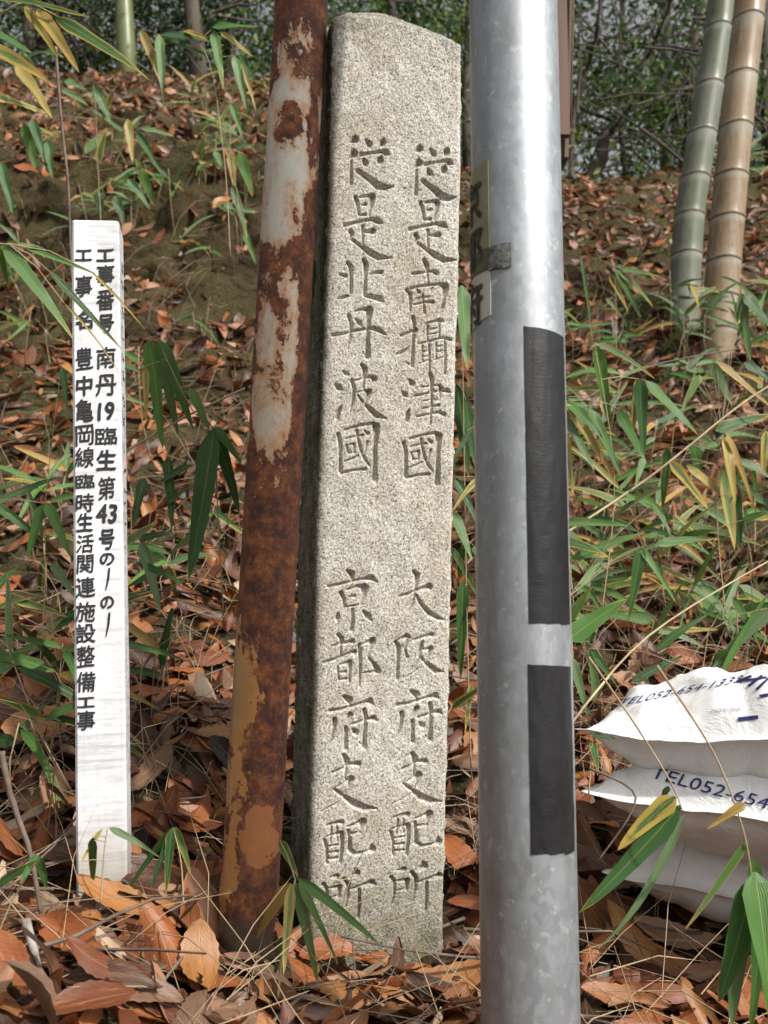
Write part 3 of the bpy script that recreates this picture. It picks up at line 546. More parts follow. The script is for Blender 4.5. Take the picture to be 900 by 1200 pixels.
for rows, x0, x1 in ((RC, 123.5, 125), (LC, 98, 101)):
    mb = MB()
    for ch, py, w, hh in rows:
        t = (py - 299) / 545; px = lerp(x0, x1 + (1.5 if rows is RC else 0), min(t * 1.0, 1))
        if ch == 'ー':
            pts = [sface(px + 2.5, py - hh / 2), sface(px + 1, py), sface(px - 1.5, py + hh / 2)]; w_ = .0013
            mb.add(([pts[0] + Vector((-w_, 0, 0)), pts[0] + Vector((w_, 0, .001)), pts[1] + Vector((w_ * 1.2, 0, 0)), pts[2] + Vector((w_ * .3, 0, 0)), pts[2] + Vector((-w_ * .6, 0, 0)), pts[1] + Vector((-w_ * .9, 0, 0))], [(0, 5, 2, 1), (5, 4, 3, 2)]))
            continue
        P, Fc, sz = norm_glyph(ch, .018 if ch not in ('19', '43', 'の', '工', '中', '名', '号', '生') else .036, .35); a = R(random.uniform(-4, 2)); ca, sa = math.cos(a), math.sin(a)
        ww = w / max(sz[0], .05) * 1.02; h2 = hh / max(sz[1], .05); vs = []
        for ip, p in enumerate(P):
            nx_ = p[0] + .012 * math.sin(p[1] * 9 + py); ny_ = p[1] + .10 * p[0] + .012 * math.sin(p[0] * 8 + py * 3)   # brush slant: strokes rise to the right
            qx = (nx_ * ww) * ca - (ny_ * h2) * sa; qy = (nx_ * ww) * sa + (ny_ * h2) * ca
            vs.append(sface(px + qx, py - qy, .00012 * (ip * 4 // len(P))))
        mb.add((vs, Fc))
    o = mk('lettering', mb.V, mb.F, M_INK, None, smooth=False); o.parent = stake; o.matrix_basis = Matrix.Translation(-Vector(stake.location)) @ kM
# hardly readable brush marks on the narrow right side
mb = MB(); z = hst - .05
random.seed(3)
while z > hst - .42:
    x_ = h + .0007
    for k in range(random.randint(3, 6)):
        y0 = random.uniform(.012, .03); zz_ = z + random.uniform(-.010, .010); l = random.uniform(.006, .02); t_ = .0011
        if random.random() < .6: q = [(x_, y0, zz_), (x_, y0 + l, zz_ + .002), (x_, y0 + l, zz_ + .002 + t_ * 1.8), (x_, y0, zz_ + t_ * 1.8)]
        else: q = [(x_, y0, zz_), (x_, y0 + t_ * 2, zz_), (x_, y0 + t_ * 2, zz_ + l * .8), (x_, y0, zz_ + l * .8)]
        mb.add(([Vector(v) for v in q], [(0, 1, 2, 3)]))
    z -= .030
o = mk('lettering', mb.V, mb.F, M_INK, None, smooth=False); o.parent = stake; o.matrix_basis = Matrix.Translation(-Vector(stake.location)) @ kM

# ------------------------------------------------------------------ white bags
def make_bag(name, label, c0, ang, L, Wd, T, Tb, seed, tilt=0., roll=0., sag=0.):
    nu, nv = 110, 84; e1 = Vector((math.cos(ang), math.sin(ang), tilt)).normalized(); e2 = Vector((-math.sin(ang), math.cos(ang), roll)).normalized(); e3 = e1.cross(e2)
    us = np.linspace(0, 1, nu); vs = np.linspace(0, 1, nv); Uu, Vv = np.meshgrid(us, vs, indexing='ij')
    rim = .035
    def prof(t, k):
        q = np.clip((t - k) / (1 - 2 * k), 0, 1); return np.clip(1 - np.abs(2 * q - 1) ** 3.4, 0, 1) ** .58
    P = (prof(Uu, .022) * prof(Vv, .034))
    wr = np.array([[mnoise.fractal(Vector((u * 5 + seed, v * 5, seed)), 1., 2.1, 4) for v in vs] for u in us])
    fold = np.array([[abs(mnoise.noise(Vector((u * 9 + v * 3 + seed, v * 2.2 - u, 3. + seed)))) for v in vs] for u in us])
    edgew = 1 - np.clip(np.minimum(np.minimum(Uu, 1 - Uu) * L, np.minimum(Vv, 1 - Vv) * Wd) / .09, 0, 1)
    cre = np.array([[1 - abs(mnoise.noise(Vector((u * 3.1 + v * 6 + seed * 2, v * 2 - u * 5, seed))) ) * 5 for v in vs] for u in us]); hump = wr * .010 * P + (fold - .25) * (.010 + .022 * edgew) * np.clip(P * 1.5, 0, 1) + .0035 * np.clip(cre, 0, 1) * P
    seamz = .0035 * np.sin(Uu * 13 + seed) + .003 * np.sin(Vv * 15 + seed * 2) + .005 * wr - sag * Uu
    inx = .016 * np.sin(Uu * math.pi) ; iny = .022 * np.sin(Uu * math.pi) * (1 - 2 * Vv)        # filled bags pull their sides in
    V = []
    for sgn, th in ((1, T), (-1, Tb)):
        zz_ = seamz + sgn * (th * P + .0006) + (hump if sgn > 0 else -hump * .8)
        for i in range(nu):
            for j in range(nv):
                V.append(c0 + e1 * (us[i] * L) + e2 * (vs[j] * Wd + iny[i, j]) + e3 * zz_[i, j])
    q = lambda s, i, j: s * nu * nv + i * nv + j
    Fc = []
    for i in range(nu - 1):
        for j in range(nv - 1):
            Fc.append((q(0, i, j), q(0, i + 1, j), q(0, i + 1, j + 1), q(0, i, j + 1))); Fc.append((q(1, i, j), q(1, i, j + 1), q(1, i + 1, j + 1), q(1, i + 1, j)))
    for i in range(nu - 1):
        Fc.append((q(0, i, 0), q(1, i, 0), q(1, i + 1, 0), q(0, i + 1, 0))); Fc.append((q(0, i, nv - 1), q(0, i + 1, nv - 1), q(1, i + 1, nv - 1), q(1, i, nv - 1)))
    for j in range(nv - 1):
        Fc.append((q(0, 0, j), q(0, 0, j + 1), q(1, 0, j + 1), q(1, 0, j))); Fc.append((q(0, nu - 1, j), q(1, nu - 1, j), q(1, nu - 1, j + 1), q(0, nu - 1, j + 1)))
    root = empty(name, c0 + e1 * L / 2 + e2 * Wd / 2 - Vector((0, 0, Tb)), label, 'bag', 'white bags stacked at the foot of the slope')
    mk('sack', V, Fc, M_BAG, root)
    return root, BVHTree.FromPolygons([Vector(v) for v in V], Fc)
def print_on(root, bvh, text, p0, p1, hpx, mat, lean=.18, offset=.0, name='lettering', up=None, spacing=1.0):
    """text from photo point p0 to p1 (baseline), laid on the bag's surface"""
    P, Fc = glyph(text, offset, .16); lo = P.min(0); hi = P.max(0); wdt = hi[0] - lo[0]; p0 = Vector(p0); p1 = Vector(p1); d = (p1 - p0); n_ = Vector(up) if up else Vector((lean * hpx, -hpx))
    vs = []; ok = []
    for p in P:
        u = (p[0] - lo[0]) / wdt; v = (p[1] - 0) / .72; q = p0 + d * u + n_ * v
        r = ray(q.x, q.y); hit = bvh.ray_cast(Vector((0, 0, 0)), r.normalized())
        ok.append(hit[0] is not None); vs.append((hit[0] + (hit[1] if hit[1].dot(r) < 0 else -hit[1]) * .0013) if hit[0] is not None else Vector((0, 0, 0)))
    Fc = [f for f in Fc if all(ok[i] for i in f) and max((vs[a] - vs[b]).length for a in f for b in f) < .05]
    if not Fc: return None
    used = sorted({i for f in Fc for i in f}); mp = {i: k for k, i in enumerate(used)}
    return mk(name, [vs[i] for i in used], [tuple(mp[i] for i in f) for f in Fc], mat, root, smooth=False)
bag3, bv3 = make_bag('white_bag', 'bottom white bag of the stack, half hidden under the other bags', at(705, 1022, 1.33), R(-36), .50, .32, .085, .05, 3.7, 0, 0, .05)
bag2, bv2 = make_bag('white_bag', 'middle white bag with a navy phone number, between two other bags', at(680, 928, 1.26), R(-38), .52, .34, .074, .066, 9.2, -.02, 0, .03)
bag1, bv1 = make_bag('white_bag', 'topmost white bag with a small blue bar printed on its side', at(672, 860, 1.25), R(-34), .50, .33, .072, .066, 1.3, 0, 0, .0)
print_on(bag2, bv2, 'TEL052-654-1333', (761, 911), (962, 966), 20, M_NAVY, up=(7, -13), offset=.0)
print_on(bag2, bv2, '日本塩化カルシウム', (815, 902), (990, 936), 10, M_NAVY, up=(4, -9), offset=.02) if False else None
print_on(bag1, bv1, 'TEL052-654-1333', (722, 829), (866, 800), 15, M_NAVY, up=(8, -9), offset=.0)
print_on(bag1, bv1, 'MADE IN CHINA', (834, 836), (869, 833), 5, M_GREYP, up=(.5, -5))
print_on(bag1, bv1, 'オイル', (868, 800), (925, 812), 13, M_NAVY, up=(9, -12), offset=.02) if False else None
def bar_on(root, bvh, quad, mat, name):
    V = []; Fc = []; n = 8
    for i in range(n + 1):
        for j in range(3):
            a = Vector(quad[0]).lerp(Vector(quad[1]), i / n); b = Vector(quad[3]).lerp(Vector(quad[2]), i / n); q = a.lerp(b, j / 2); r = ray(q.x, q.y); hit = bvh.ray_cast(Vector((0, 0, 0)), r.normalized())
            if hit[0] is None: return
            V.append(hit[0] + (hit[1] if hit[1].dot(r) < 0 else -hit[1]) * .0013)
    for i in range(n):
        for j in range(2): Fc.append((i * 3 + j, (i + 1) * 3 + j, (i + 1) * 3 + j + 1, i * 3 + j + 1))
    mk(name, V, Fc, mat, root, smooth=False)
bar_on(bag1, bv1, ((865, 841), (889, 838.5), (889, 843), (865, 845.5)), M_NAVY, 'printed_bar')
for q in (((862, 799), (880, 792), (882, 794), (864, 801.5)), ((876, 804), (892, 792), (895, 793), (879, 805.5)), ((872, 797), (898, 793.5), (899, 795.5), (873, 799)), ((886, 808), (899, 795), (902, 796), (889, 809.5)), ((890, 815), (905, 812), (906, 815), (892, 818))):
    bar_on(bag1, bv1, q, M_NAVY, 'print_stroke')

# ------------------------------------------------------------------ the two bamboo culms and brown board
def culm(name, label, pts, rads, nodes, Y, mat, base_py, extra=3.2):
    Y0 = Y; Y = ground_hit(pts[-1][0], pts[-1][1]).y; rads = [q * Y / Y0 for q in rads]; C = [at(px, py, Y) for px, py in pts]; d = (C[0] - C[1]).normalized(); top = C[0] + d * extra
    base = C[-1] + (C[-1] - C[-2]).normalized() * .25
    path = [top] + C + [base]; zt = [p.z for p in path]; rr_ = [rads[0] * .92] + list(np.interp([p[1] for p in pts], [pts[0][1], pts[-1][1]], [rads[0], rads[-1]])) + [rads[-1] * 1.03]
    zn = sorted([at(pts[0][0], py, Y).z for py in nodes]); z = zn[-1]
    while z < top.z - .3: z += .29; zn.append(z)
    zl = sorted(set(list(np.linspace(base.z, top.z - .01, 60)) + [q + e for q in zn for e in (-.012, -.005, -.0015, .0015, .005, .012)]))
    def cen(z):
        o = sorted(zip(zt, path, rr_), key=lambda t: t[0]); zz_ = [q[0] for q in o]
        return Vector([float(np.interp(z, zz_, [q[1][k] for q in o])) for k in range(3)]), float(np.interp(z, zz_, [q[2] for q in o]))
    root = empty(name, base, label, 'bamboo', 'thick bamboo culms on the slope'); n = 28; V = []; rn = []; 
    for z in zl:
        c_, r = cen(z); dn = min((z - q for q in zn), key=abs)
        r2 = r * (1 + .05 * math.exp(-(dn / .006) ** 2) - .035 * math.exp(-((dn + .0) / .0016) ** 2)); 
        for k in range(n): V.append(c_ + Vector((math.cos(2 * math.pi * k / n) * r2, math.sin(2 * math.pi * k / n) * r2, 0))); rn.append(math.exp(-((dn + .010) / .008) ** 2) if dn < 0 else 0)
    Fq = [(i * n + k, i * n + (k + 1) % n, (i + 1) * n + (k + 1) % n, (i + 1) * n + k) for i in range(len(zl) - 1) for k in range(n)]
    mk('culm', V, Fq, mat, root, rnd=rn)
    for q in zn:
        c_, r = cen(q); V = []
        for dz, k_ in ((-.006, 1.0), (-.003, 1.055), (.003, 1.06), (.006, 1.0)):
            for k in range(n): V.append(c_ + Vector((math.cos(2 * math.pi * k / n) * r * k_, math.sin(2 * math.pi * k / n) * r * k_, dz + .002 * math.sin(k * .7))))
        mk('node_ring', V, [(i * n + k, i * n + (k + 1) % n, (i + 1) * n + (k + 1) % n, (i + 1) * n + k) for i in range(3) for k in range(n)], M_RING, root)
    return root
M_RING = m_simple('bamboo_node', (.05, .04, .028), .7, (.17, .13, .08), 30)
M_BG = m_bamboo('green_bamboo', (.145, .155, .125), (.09, .108, .06), (.22, .22, .175)); M_BT = m_bamboo('tan_bamboo', (.26, .195, .125), (.17, .11, .06), (.38, .32, .23))
culm('green_bamboo', 'grey-green bamboo culm, the left one of a crossing pair', [(846, 0), (842, 34), (823, 157), (808, 250), (803, 320), (801, 378)], [.0485, .0545], [34, 101, 157, 209, 253, 299, 340], 3.35, M_BG, 378)
culm('tan_bamboo', 'thick tan bamboo culm with dark rings, right of the green one', [(879, 0), (877, 23), (869, 90), (857, 207), (848, 307), (840, 420)], [.058, .0655], [23, 90, 150, 207, 257, 307, 349, 388], 3.55, M_BT, 420)
def boxw(c, sx_, sy_, sz2):
    V = [Vector((c[0] + a * sx_ / 2, c[1] + b * sy_ / 2, c[2] + d * sz2 / 2)) for d in (-1, 1) for b in (-1, 1) for a in (-1, 1)]
    return V, [(0, 2, 3, 1), (4, 5, 7, 6), (0, 1, 5, 4), (2, 6, 7, 3), (0, 4, 6, 2), (1, 3, 7, 5)]
bd = empty('signboard', at(640, 640, 2.3), 'dark brown board hanging edge-on behind the galvanised pole', 'signboard')
p = at(640, 155, 2.3); q = at(669, 155, 2.3); cx_ = (p.x + q.x) / 2; zb = p.z
mb = MB(); V, Fc = boxw((cx_, 2.32, zb + .6), q.x - p.x, .022, 1.2); mb.add((V, Fc)); mb.build('panel', M_BROWN, bd, False)
r1 = at(674, 0, 2.34); e0 = at(665, 184, 2.34); e1 = at(677, -250, 2.34); wd = Vector((.007, 0, 0)); dp = Vector((0, .05, 0))
V = [e0 - wd, e0 + wd * .4, e0 + wd * .4 + dp, e0 - wd + dp, e1 - wd, e1 + wd, e1 + wd + dp, e1 - wd + dp]; mk('side_rail', V, [(0, 1, 5, 4), (1, 2, 6, 5), (2, 3, 7, 6), (3, 0, 4, 7), (4, 5, 6, 7), (3, 2, 1, 0)], M_BROWN, bd, False)
f0 = at(668.5, 150, 2.33); f1 = at(678, -250, 2.33); V, Fc = tube([f0, f1], .0022, 6); mk('edge_strip', V, Fc, M_EDGE, bd)
V, Fc = tube([at(630, 700, 2.36), at(622, -200, 2.36)], .03, 12); mk('support_post', V, Fc, M_DARK, bd)

# ------------------------------------------------------------------ fallen leaves
def leaf_shape(kind, nl, cols, seed):
    """a serrated, curled dead leaf lying in xy along +x, length 1; returns verts, faces (quads), uv"""
    r = random.Random(seed); w = r.uniform(.34, .50) if kind == 0 else r.uniform(.24, .32); curl = r.gauss(0, .75); roll = r.gauss(.1, 1.1); tw = r.uniform(-.6, .6); sk = r.uniform(-.12, .12)
    V = []; UV = []; Fc = []; fr = r.uniform(0, 6)
    for i in range(nl + 1):
        u = i / nl; ww = w * .5 * (math.sin(math.pi * u ** (.85 if kind == 0 else .95)) ** .75) * (1 - .15 * u) if 0 < u < 1 else .004
        if 0 < u < 1 and nl > 8: ww *= 1 + (.07 if i % 2 else -.03)
        if seed % 5 == 2 and u > .62: ww *= r.uniform(.25, .9)
        cy = sk * math.sin(math.pi * u)
        for j in range(cols + 1):
            v = 2 * j / cols - 1; y = v * ww; a = curl * (u - .5); 
            rl = roll * .5
            yy = ww * math.sin(rl * v) / rl if abs(rl) > .05 else y
            zz_ = ww * (1 - math.cos(rl * v)) / rl if abs(rl) > .05 else 0
            zz_ += .10 * abs(v) * ww * 2 * .4 + .022 * math.sin(9 * u + fr + 3 * v) * abs(v) + .018 * math.sin(4.3 * u * (1 + v * .4) + fr * 2)
            ta = tw * (u - .5); yy, zz_ = yy * math.cos(ta) - zz_ * math.sin(ta), yy * math.sin(ta) + zz_ * math.cos(ta)
            x = (math.sin(a) / curl + .5 if abs(curl) > .05 else u); zc = (1 - math.cos(a)) / curl if abs(curl) > .05 else 0
            V.append((x - .5 - zz_ * math.sin(a), yy + cy, zc + zz_ * math.cos(a))); UV.append((u, v, 0))
    for i in range(nl):
        for j in range(cols): q = i * (cols + 1) + j; Fc.append((q, q + cols + 1, q + cols + 2, q + 1))
    return np.array(V), np.array(Fc), np.array(UV)
HI = [leaf_shape(0 if s % 3 else 1, 18, 4, s) for s in range(34)]; LO = [leaf_shape(0 if s % 3 else 1, 6, 2, 100 + s) for s in range(24)]
def leaf_xf(px_, py_, tiltmax, size, lift, seed_r):
    nn = gnormal(px_, py_); zrot = Matrix.Rotation(seed_r.uniform(0, 6.28), 3, 'Z'); tl = Euler((seed_r.gauss(0, tiltmax), seed_r.gauss(0, tiltmax), 0)).to_matrix()
    q = nn.to_track_quat('Z', 'Y').to_matrix(); flip = Matrix.Rotation(math.pi if seed_r.random() < .4 else 0, 3, 'X')
    return np.array(q @ tl @ zrot @ flip) * size, np.array((px_, py_, float(hgt(px_, py_)) + lift))
def blocked(x, y):
    if abs((y - 1.2) - 0) < .03 and -.40 < x < -.34 + .05: return True
    lx = SMI @ Vector((x, y, float(hgt(x, y)))); 
    if -.10 < lx.x < .10 and -.004 < lx.y < .17: return True
    if math.hypot(x - PB.x, y - PB.y) < .034: return True
    if math.hypot(x - gc.x, y - gc.y) < .046: return True
    return False
lr = random.Random(11); cand = []
def in_view(x, y, m=1.15): return abs(x) < (.386 * y * 1.03 + .12) * m
while len(cand) < 25000:
    y = .72 + (8.6 - .72) * lr.random() ** 1.25; x = lr.uniform(-1, 1) * (.42 * y + .5)
    if x < .35 - 0 and 3.95 < y < 4.18 and lr.random() < .25 and x < -.0: continue      # the bare earth step
    if blocked(x, y): continue
    cand.append((x, y))
near = sorted([c for c in cand if c[1] < 2.6 and in_view(*c, 1.0)], key=lambda c: c[1])
step = max(1, len(near) // 520); hero = set()
def litter_rnd(x, y):
    v = lr.random() ** .95; return v
big = []   # the largest leaves, placed where the photo shows them: px, py, length px, angle, colour
HL = [(60, 1075, 120, -10, .42), (150, 1085, 110, 15, .63), (95, 1130, 110, 40, .38), (190, 1065, 90, 5, .80), (200, 1140, 120, 70, .40), (245, 1090, 95, 80, .70), (275, 1130, 105, -30, .43), (130, 1165, 100, 30, .30), (235, 1170, 90, 100, .60),
      (60, 870, 100, -35, .62), (25, 860, 80, 20, .22), (390, 1150, 70, -10, .44), (450, 1150, 60, 20, .42), (500, 1175, 160, -28, .60), (500, 1110, 110, -15, .82), (545, 1030, 80, 60, .42), (560, 1075, 70, 10, .35), (300, 1160, 90, 20, .78), (430, 1185, 100, 8, .60),
      (760, 1130, 110, 50, .62), (720, 1100, 120, 60, .55), (700, 1150, 90, 110, .40), (790, 1110, 90, 20, .80), (760, 1180, 110, 15, .33), (830, 1160, 90, -20, .76), (695, 1020, 100, 80, .55), (740, 985, 100, 20, .52), (690, 1090, 80, 100, .45), (20, 1170, 90, 60, .36), (170, 1195, 90, 0, .85),
      (545, 990, 60, 20, .92), (30, 1110, 90, 10, .5), (330, 1120, 80, -50, .72), (100, 1050, 80, 0, .25), (590, 1150, 90, 40, .8), (810, 1060, 80, 10, .57), (730, 1195, 90, 20, .7), (870, 1195, 90, 120, .45)]
nleaf = 0
def put_leaf(x, y, size, tilt, lift, rnd, lr_, shp=None, name='fallen_leaf'):
    Vv, Fc, UV = shp or lr_.choice(HI); Mx, t = leaf_xf(x, y, tilt, size, lift, lr_)
    return mk(name, Vv @ Mx.T + t, Fc, M_FALL, ground, uv=UV, rnd=np.full(len(Vv), rnd))
for px, py, lpx, ang, rv in HL:
    g = ground_hit(px, py + 6); size = lpx / F * g.length
    Vv, Fc, UV = lr.choice(HI); nn = gnormal(g.x, g.y); a = -R(ang)
    xd = Vector((math.cos(a), -.25 * abs(math.sin(a)), math.sin(a) * .95)); zt_ = (nn * .75 + Vector((0, -.75, .25)) + Vector((lr.gauss(0, .15), 0, lr.gauss(0, .15)))).normalized(); xd = Vector((math.cos(a), 0, math.sin(a)))
    xd = (xd - zt_ * xd.dot(zt_)).normalized(); yd = zt_.cross(xd); Mx = np.array(Matrix((xd, yd, zt_)).transposed()) * size
    if blocked(g.x, g.y): continue
    mk('fallen_leaf', Vv @ Mx.T + np.array(g + Vector((0, -.015, .030 + lr.random() * .015))), Fc, M_FALL, ground, uv=UV, rnd=np.full(len(Vv), rv)); nleaf += 1
for k, c_ in enumerate(near[::step]):
    if nleaf >= 298: break
    if c_[1] < .85: continue
    put_leaf(c_[0], c_[1], lr.uniform(.07, .12), .42, lr.uniform(.012, .035), litter_rnd(*c_), lr); nleaf += 1
VV = []; FF4 = []; UU = []; RR = []; base = 0
# close-in leaves with full detail, farther ones lighter, all one litter layer
for k, (x, y) in enumerate(cand):
    hi_ = y < 3.0; Vv, Fc, UV = lr.choice(HI if (y < 2.4) else LO)
    Mx, t = leaf_xf(x, y, .34 if y < 1.4 else .48, (lr.uniform(.065, .125) if lr.random() < .62 else lr.uniform(.025, .06)) * (.86 if y < 1.05 else 1.1 if y < 1.6 else 1.), lr.uniform(-.012, .030), lr)
    VV.append(Vv @ Mx.T + t); FF4.append(Fc + base); UU.append(UV); RR.append(np.full(len(Vv), litter_rnd(x, y) * (1. if lr.random() < .7 else .45))); base += len(Vv)
lit = mk('leaf_litter', np.concatenate(VV), np.concatenate(FF4), M_FALL, None, uv=np.concatenate(UU), rnd=np.concatenate(RR)); tag(lit, 'brown fallen leaves covering the whole slope', 'leaf litter', kind='stuff')

# ------------------------------------------------------------------ dry straw, needles and twigs
mb = MB(); sr = random.Random(5)
for k in range(1300):
    y = .95 + 3.2 * sr.random() ** 1.3; x = sr.uniform(-1, 1) * (.40 * y + .1)
    if blocked(x, y): continue
    z = float(hgt(x, y)); L = sr.uniform(.05, .20); a = sr.uniform(0, 6.28); el = abs(sr.gauss(0, .35)); r_ = sr.uniform(.0003, .0007) * (1 + .25 * y)
    d = Vector((math.cos(a) * math.cos(el), math.sin(a) * math.cos(el), math.sin(el) + .45 * math.sin(a))); p = Vector((x, y, z + .015 + sr.random() * .03)); b = Vector((sr.gauss(0, .15), sr.gauss(0, .15), -abs(sr.gauss(0, .25))))
    mb.add(tube([p, p + d * L * .5 - b * L * .1, p + d * L + b * L * .3], [r_, r_, r_ * .4], 3, False))
tag(mb.build('dry_grass', M_STRAW), 'dry straw and needles strewn over the fallen leaves', 'dry grass', kind='stuff')
mb = MB()
for k in range(330):
    y = .9 + 4.6 * sr.random() ** 1.2; x = sr.uniform(-1, 1) * (.40 * y + .1)
    if blocked(x, y): continue
    z = float(hgt(x, y)); L = sr.uniform(.08, .32); a = sr.uniform(0, 6.28); r_ = sr.uniform(.001, .0028); d = Vector((math.cos(a), math.sin(a), 0)); nn = gnormal(x, y); d = (d - nn * d.dot(nn)).normalized(); p = Vector((x, y, z)) + nn * sr.uniform(.02, .045); seg = [p]
    for q in range(4): d = (d + Vector((sr.gauss(0, .22), sr.gauss(0, .22), sr.gauss(0, .12)))).normalized(); seg.append(seg[-1] + d * L / 4)
    mb.add(tube(seg, [r_, r_ * .9, r_ * .8, r_ * .6, r_ * .4], 5, False))
    if sr.random() < .5: e = seg[2]; d2 = (d + Vector((sr.gauss(0, .7), sr.gauss(0, .7), .3))).normalized(); mb.add(tube([e, e + d2 * L * .3], [r_ * .6, r_ * .3], 4, False))
tag(mb.build('fallen_twigs', M_TWIG), 'small brown twigs lying among the fallen leaves', 'fallen twigs', kind='stuff')
def spline(P, k=6):
    out = []
    for i in range(len(P) - 1):
        a, b, c, d = P[max(i - 1, 0)], P[i], P[i + 1], P[min(i + 2, len(P) - 1)]
        for q in range(k):
            t = q / k; out.append(.5 * ((2 * b) + (c - a) * t + (2 * a - 5 * b + 4 * c - d) * t * t + (3 * b - a - 3 * c + d) * t ** 3))
    out.append(P[-1]); return out
def twig(pxs, Y, r, mat, label, name='twig', group=None):
    pts = [at(px, py, Y if not hasattr(Y, '__len__') else Y[i]) for i, (px, py) in enumerate(pxs)]
    P = [p + Vector((sr.gauss(0, r * .1), sr.gauss(0, r * .15), sr.gauss(0, r * .1))) for p in spline(pts, 6)]; V, Fc = tube(P, [r * lerp(1.1, .7, i / len(P)) for i in range(len(P))], 7)
    o = mk(name, V, Fc, mat); tag(o, label, 'twig', group); return o
twig([(2, 880), (12, 930), (35, 1000), (48, 1070)], 1.05, .0032, M_TWIG, 'thin dark twig leaning in the leaves at the left edge')
twig([(30, 1078), (38, 1110), (48, 1150), (62, 1215)], [.98, .97, .95, .9], .0042, M_PALETWIG, 'short pale lichen-covered stick in the bottom left leaves')
twig([(65, 55), (72, 140), (80, 220), (84, 330)], 1.45, .0024, M_TWIG, 'slender upright brown stem rising just behind the white stake')
twig([(287, 455), (215, 490), (145, 530)], [1.5, 1.45, 1.42], .0018, M_STRAW, 'straight straw-coloured stem crossing left of the rusty pipe')
twig([(150, 702), (200, 692), (270, 708)], 1.5, .0016, M_TWIG, 'thin dark twig low between the stake and rusty pipe')
twig([(655, 630), (760, 560), (860, 480), (905, 450)], [1.7, 1.75, 1.8, 1.85], .0022, M_STRAW, 'long pale cane slanting up to the right behind the pole')
twig([(660, 860), (760, 745), (905, 655)], [1.35, 1.5, 1.65], .0018, M_STRAW, 'pale bent cane above the white bags')
twig([(665, 480), (760, 430), (890, 405)], [2.3, 2.4, 2.5], .0022, M_TWIG, 'brown twig slanting low in front of the tan bamboo')
twig([(690, 900), (745, 935), (700, 1010)], 1.12, .0013, M_TWIG, 'wiry brown stem in front of the middle bag')

# ------------------------------------------------------------------ dwarf bamboo
def blade(p0, p1, w, sag, rnd, parent, face_=None, nl=12, name='leaf'):
    """lance leaf from p0 to p1 (world), half folded, arching by sag"""
    p0 = Vector(p0); p1 = Vector(p1); d = p1 - p0; L = d.length; d.normalize()
    up = Vector((0, 0, 1)); f = face_ or Vector((0, -1, .25)); s = d.cross(f); s = s.normalized() if s.length > .05 else d.cross(Vector((1, 0, 0))).normalized(); nrm = s.cross(d)
    V = []; UV = []; Fc = []; fold = random.uniform(.1, .45); tw = random.uniform(-.9, .9); wav = random.uniform(0, 6)
    for i in range(nl + 1):
        u = i / nl; c_ = p0.lerp(p1, u) + up * (sag * L * 4 * u * (1 - u)) + nrm * (.03 * L * math.sin(3 * u + wav))
        ww = w * .5 * min(1, (u * 7) ** .7) * max(0, 1 - u) ** .55 * 1.12 if 0 < u < 1 else (w * .06 if i == 0 else 0.0004)
        a = tw * (u - .35); s2 = s * math.cos(a) + nrm * math.sin(a); n2 = nrm * math.cos(a) - s * math.sin(a)
        for v in (-1, -.5, 0, .5, 1):
            V.append(c_ + s2 * (ww * v * math.cos(fold)) + n2 * (abs(v) * ww * math.sin(fold) + .05 * w * math.sin(11 * u + wav) * v)); UV.append((u, v, 0))
    for i in range(nl):
        for j in range(4): q = i * 5 + j; Fc.append((q, q + 1, q + 6, q + 5))
    return mk(name, V, np.array(Fc), M_SASA, parent, uv=UV, rnd=np.full(len(V), rnd))
G, YG, YL, DR = .08, .33, .55, .85
def rv(c): c = c + .06 if c > .44 else c; return max(0, min(1, c + random.uniform(-.07, .07)))
def sasa_px(label, Y, stem, leaves, stem_r=.0010, mat=None, name='dwarf_bamboo'):
    """a plant given by its stem and leaves as seen; Y is its distance"""
    base = at(stem[0][0], stem[0][1], Y if len(stem[0]) < 3 else stem[0][2]); root = empty(name, base, label, 'dwarf bamboo')
    P = [at(s[0], s[1], Y if len(s) < 3 else s[2]) for s in stem]
    PP = spline(P); V, Fc = tube(PP, [stem_r * lerp(1.2, .6, i / len(PP)) for i in range(len(PP))], 6); mk('stem', V, Fc, mat or M_STRAW, root)
    tw_ = MB()
    for L in leaves:
        x0, y0, x1, y1, w, c = L[:6]; dY = L[6] if len(L) > 6 else random.uniform(-.03, .05)
        a = at(x0, y0, Y); q_ = min(PP, key=lambda p: (p - a).length)
        if .006 < (q_ - a).length < .30: tw_.add(tube([q_, q_.lerp(a, .5) + Vector((0, 0, .08 * (q_ - a).length)), a], [stem_r * .7, stem_r * .5, stem_r * .4], 5, False))
        b = at(x1, y1, Y + dY); blade(a, b, w * 1.08 / F * Y, L[7] if len(L) > 7 else .03, rv(c), root)
    if tw_.V: tw_.build('branchlet', mat or M_STRAW, root)
    return root
random.seed(21)
sasa_px('dwarf bamboo with yellowing leaves reaching in at the top left corner', .95, [(-60, 200), (-30, 60), (20, 5), (66, 18)],
        [(-30, 0, 100, 16, 12, YG), (28, 8, 68, 66, 13, YL), (42, 8, 94, 88, 17, .62), (64, 17, 177, 98, 17, .42), (-20, 30, 38, 62, 14, G), (-40, 40, 60, 100, 20, .46), (20, 78, 60, 136, 15, DR), (-30, 110, 54, 131, 15, .55)])
sasa_px('dwarf bamboo with arching leaves crossing the upper part of the stake', 1.02, [(-40, 420), (-15, 300), (10, 286)],
        [(2, 284, 86, 398, 17, .2, 0, .02), (0, 290, 10, 338, 10, YG), (28, 289, 112, 322, 8, G, 0, .0), (58, 318, 142, 408, 8, .22, 0, .01), (106, 318, 170, 386, 3.5, DR, 0, .02), (75, 355, 142, 440, 3, DR, .0, .05)])
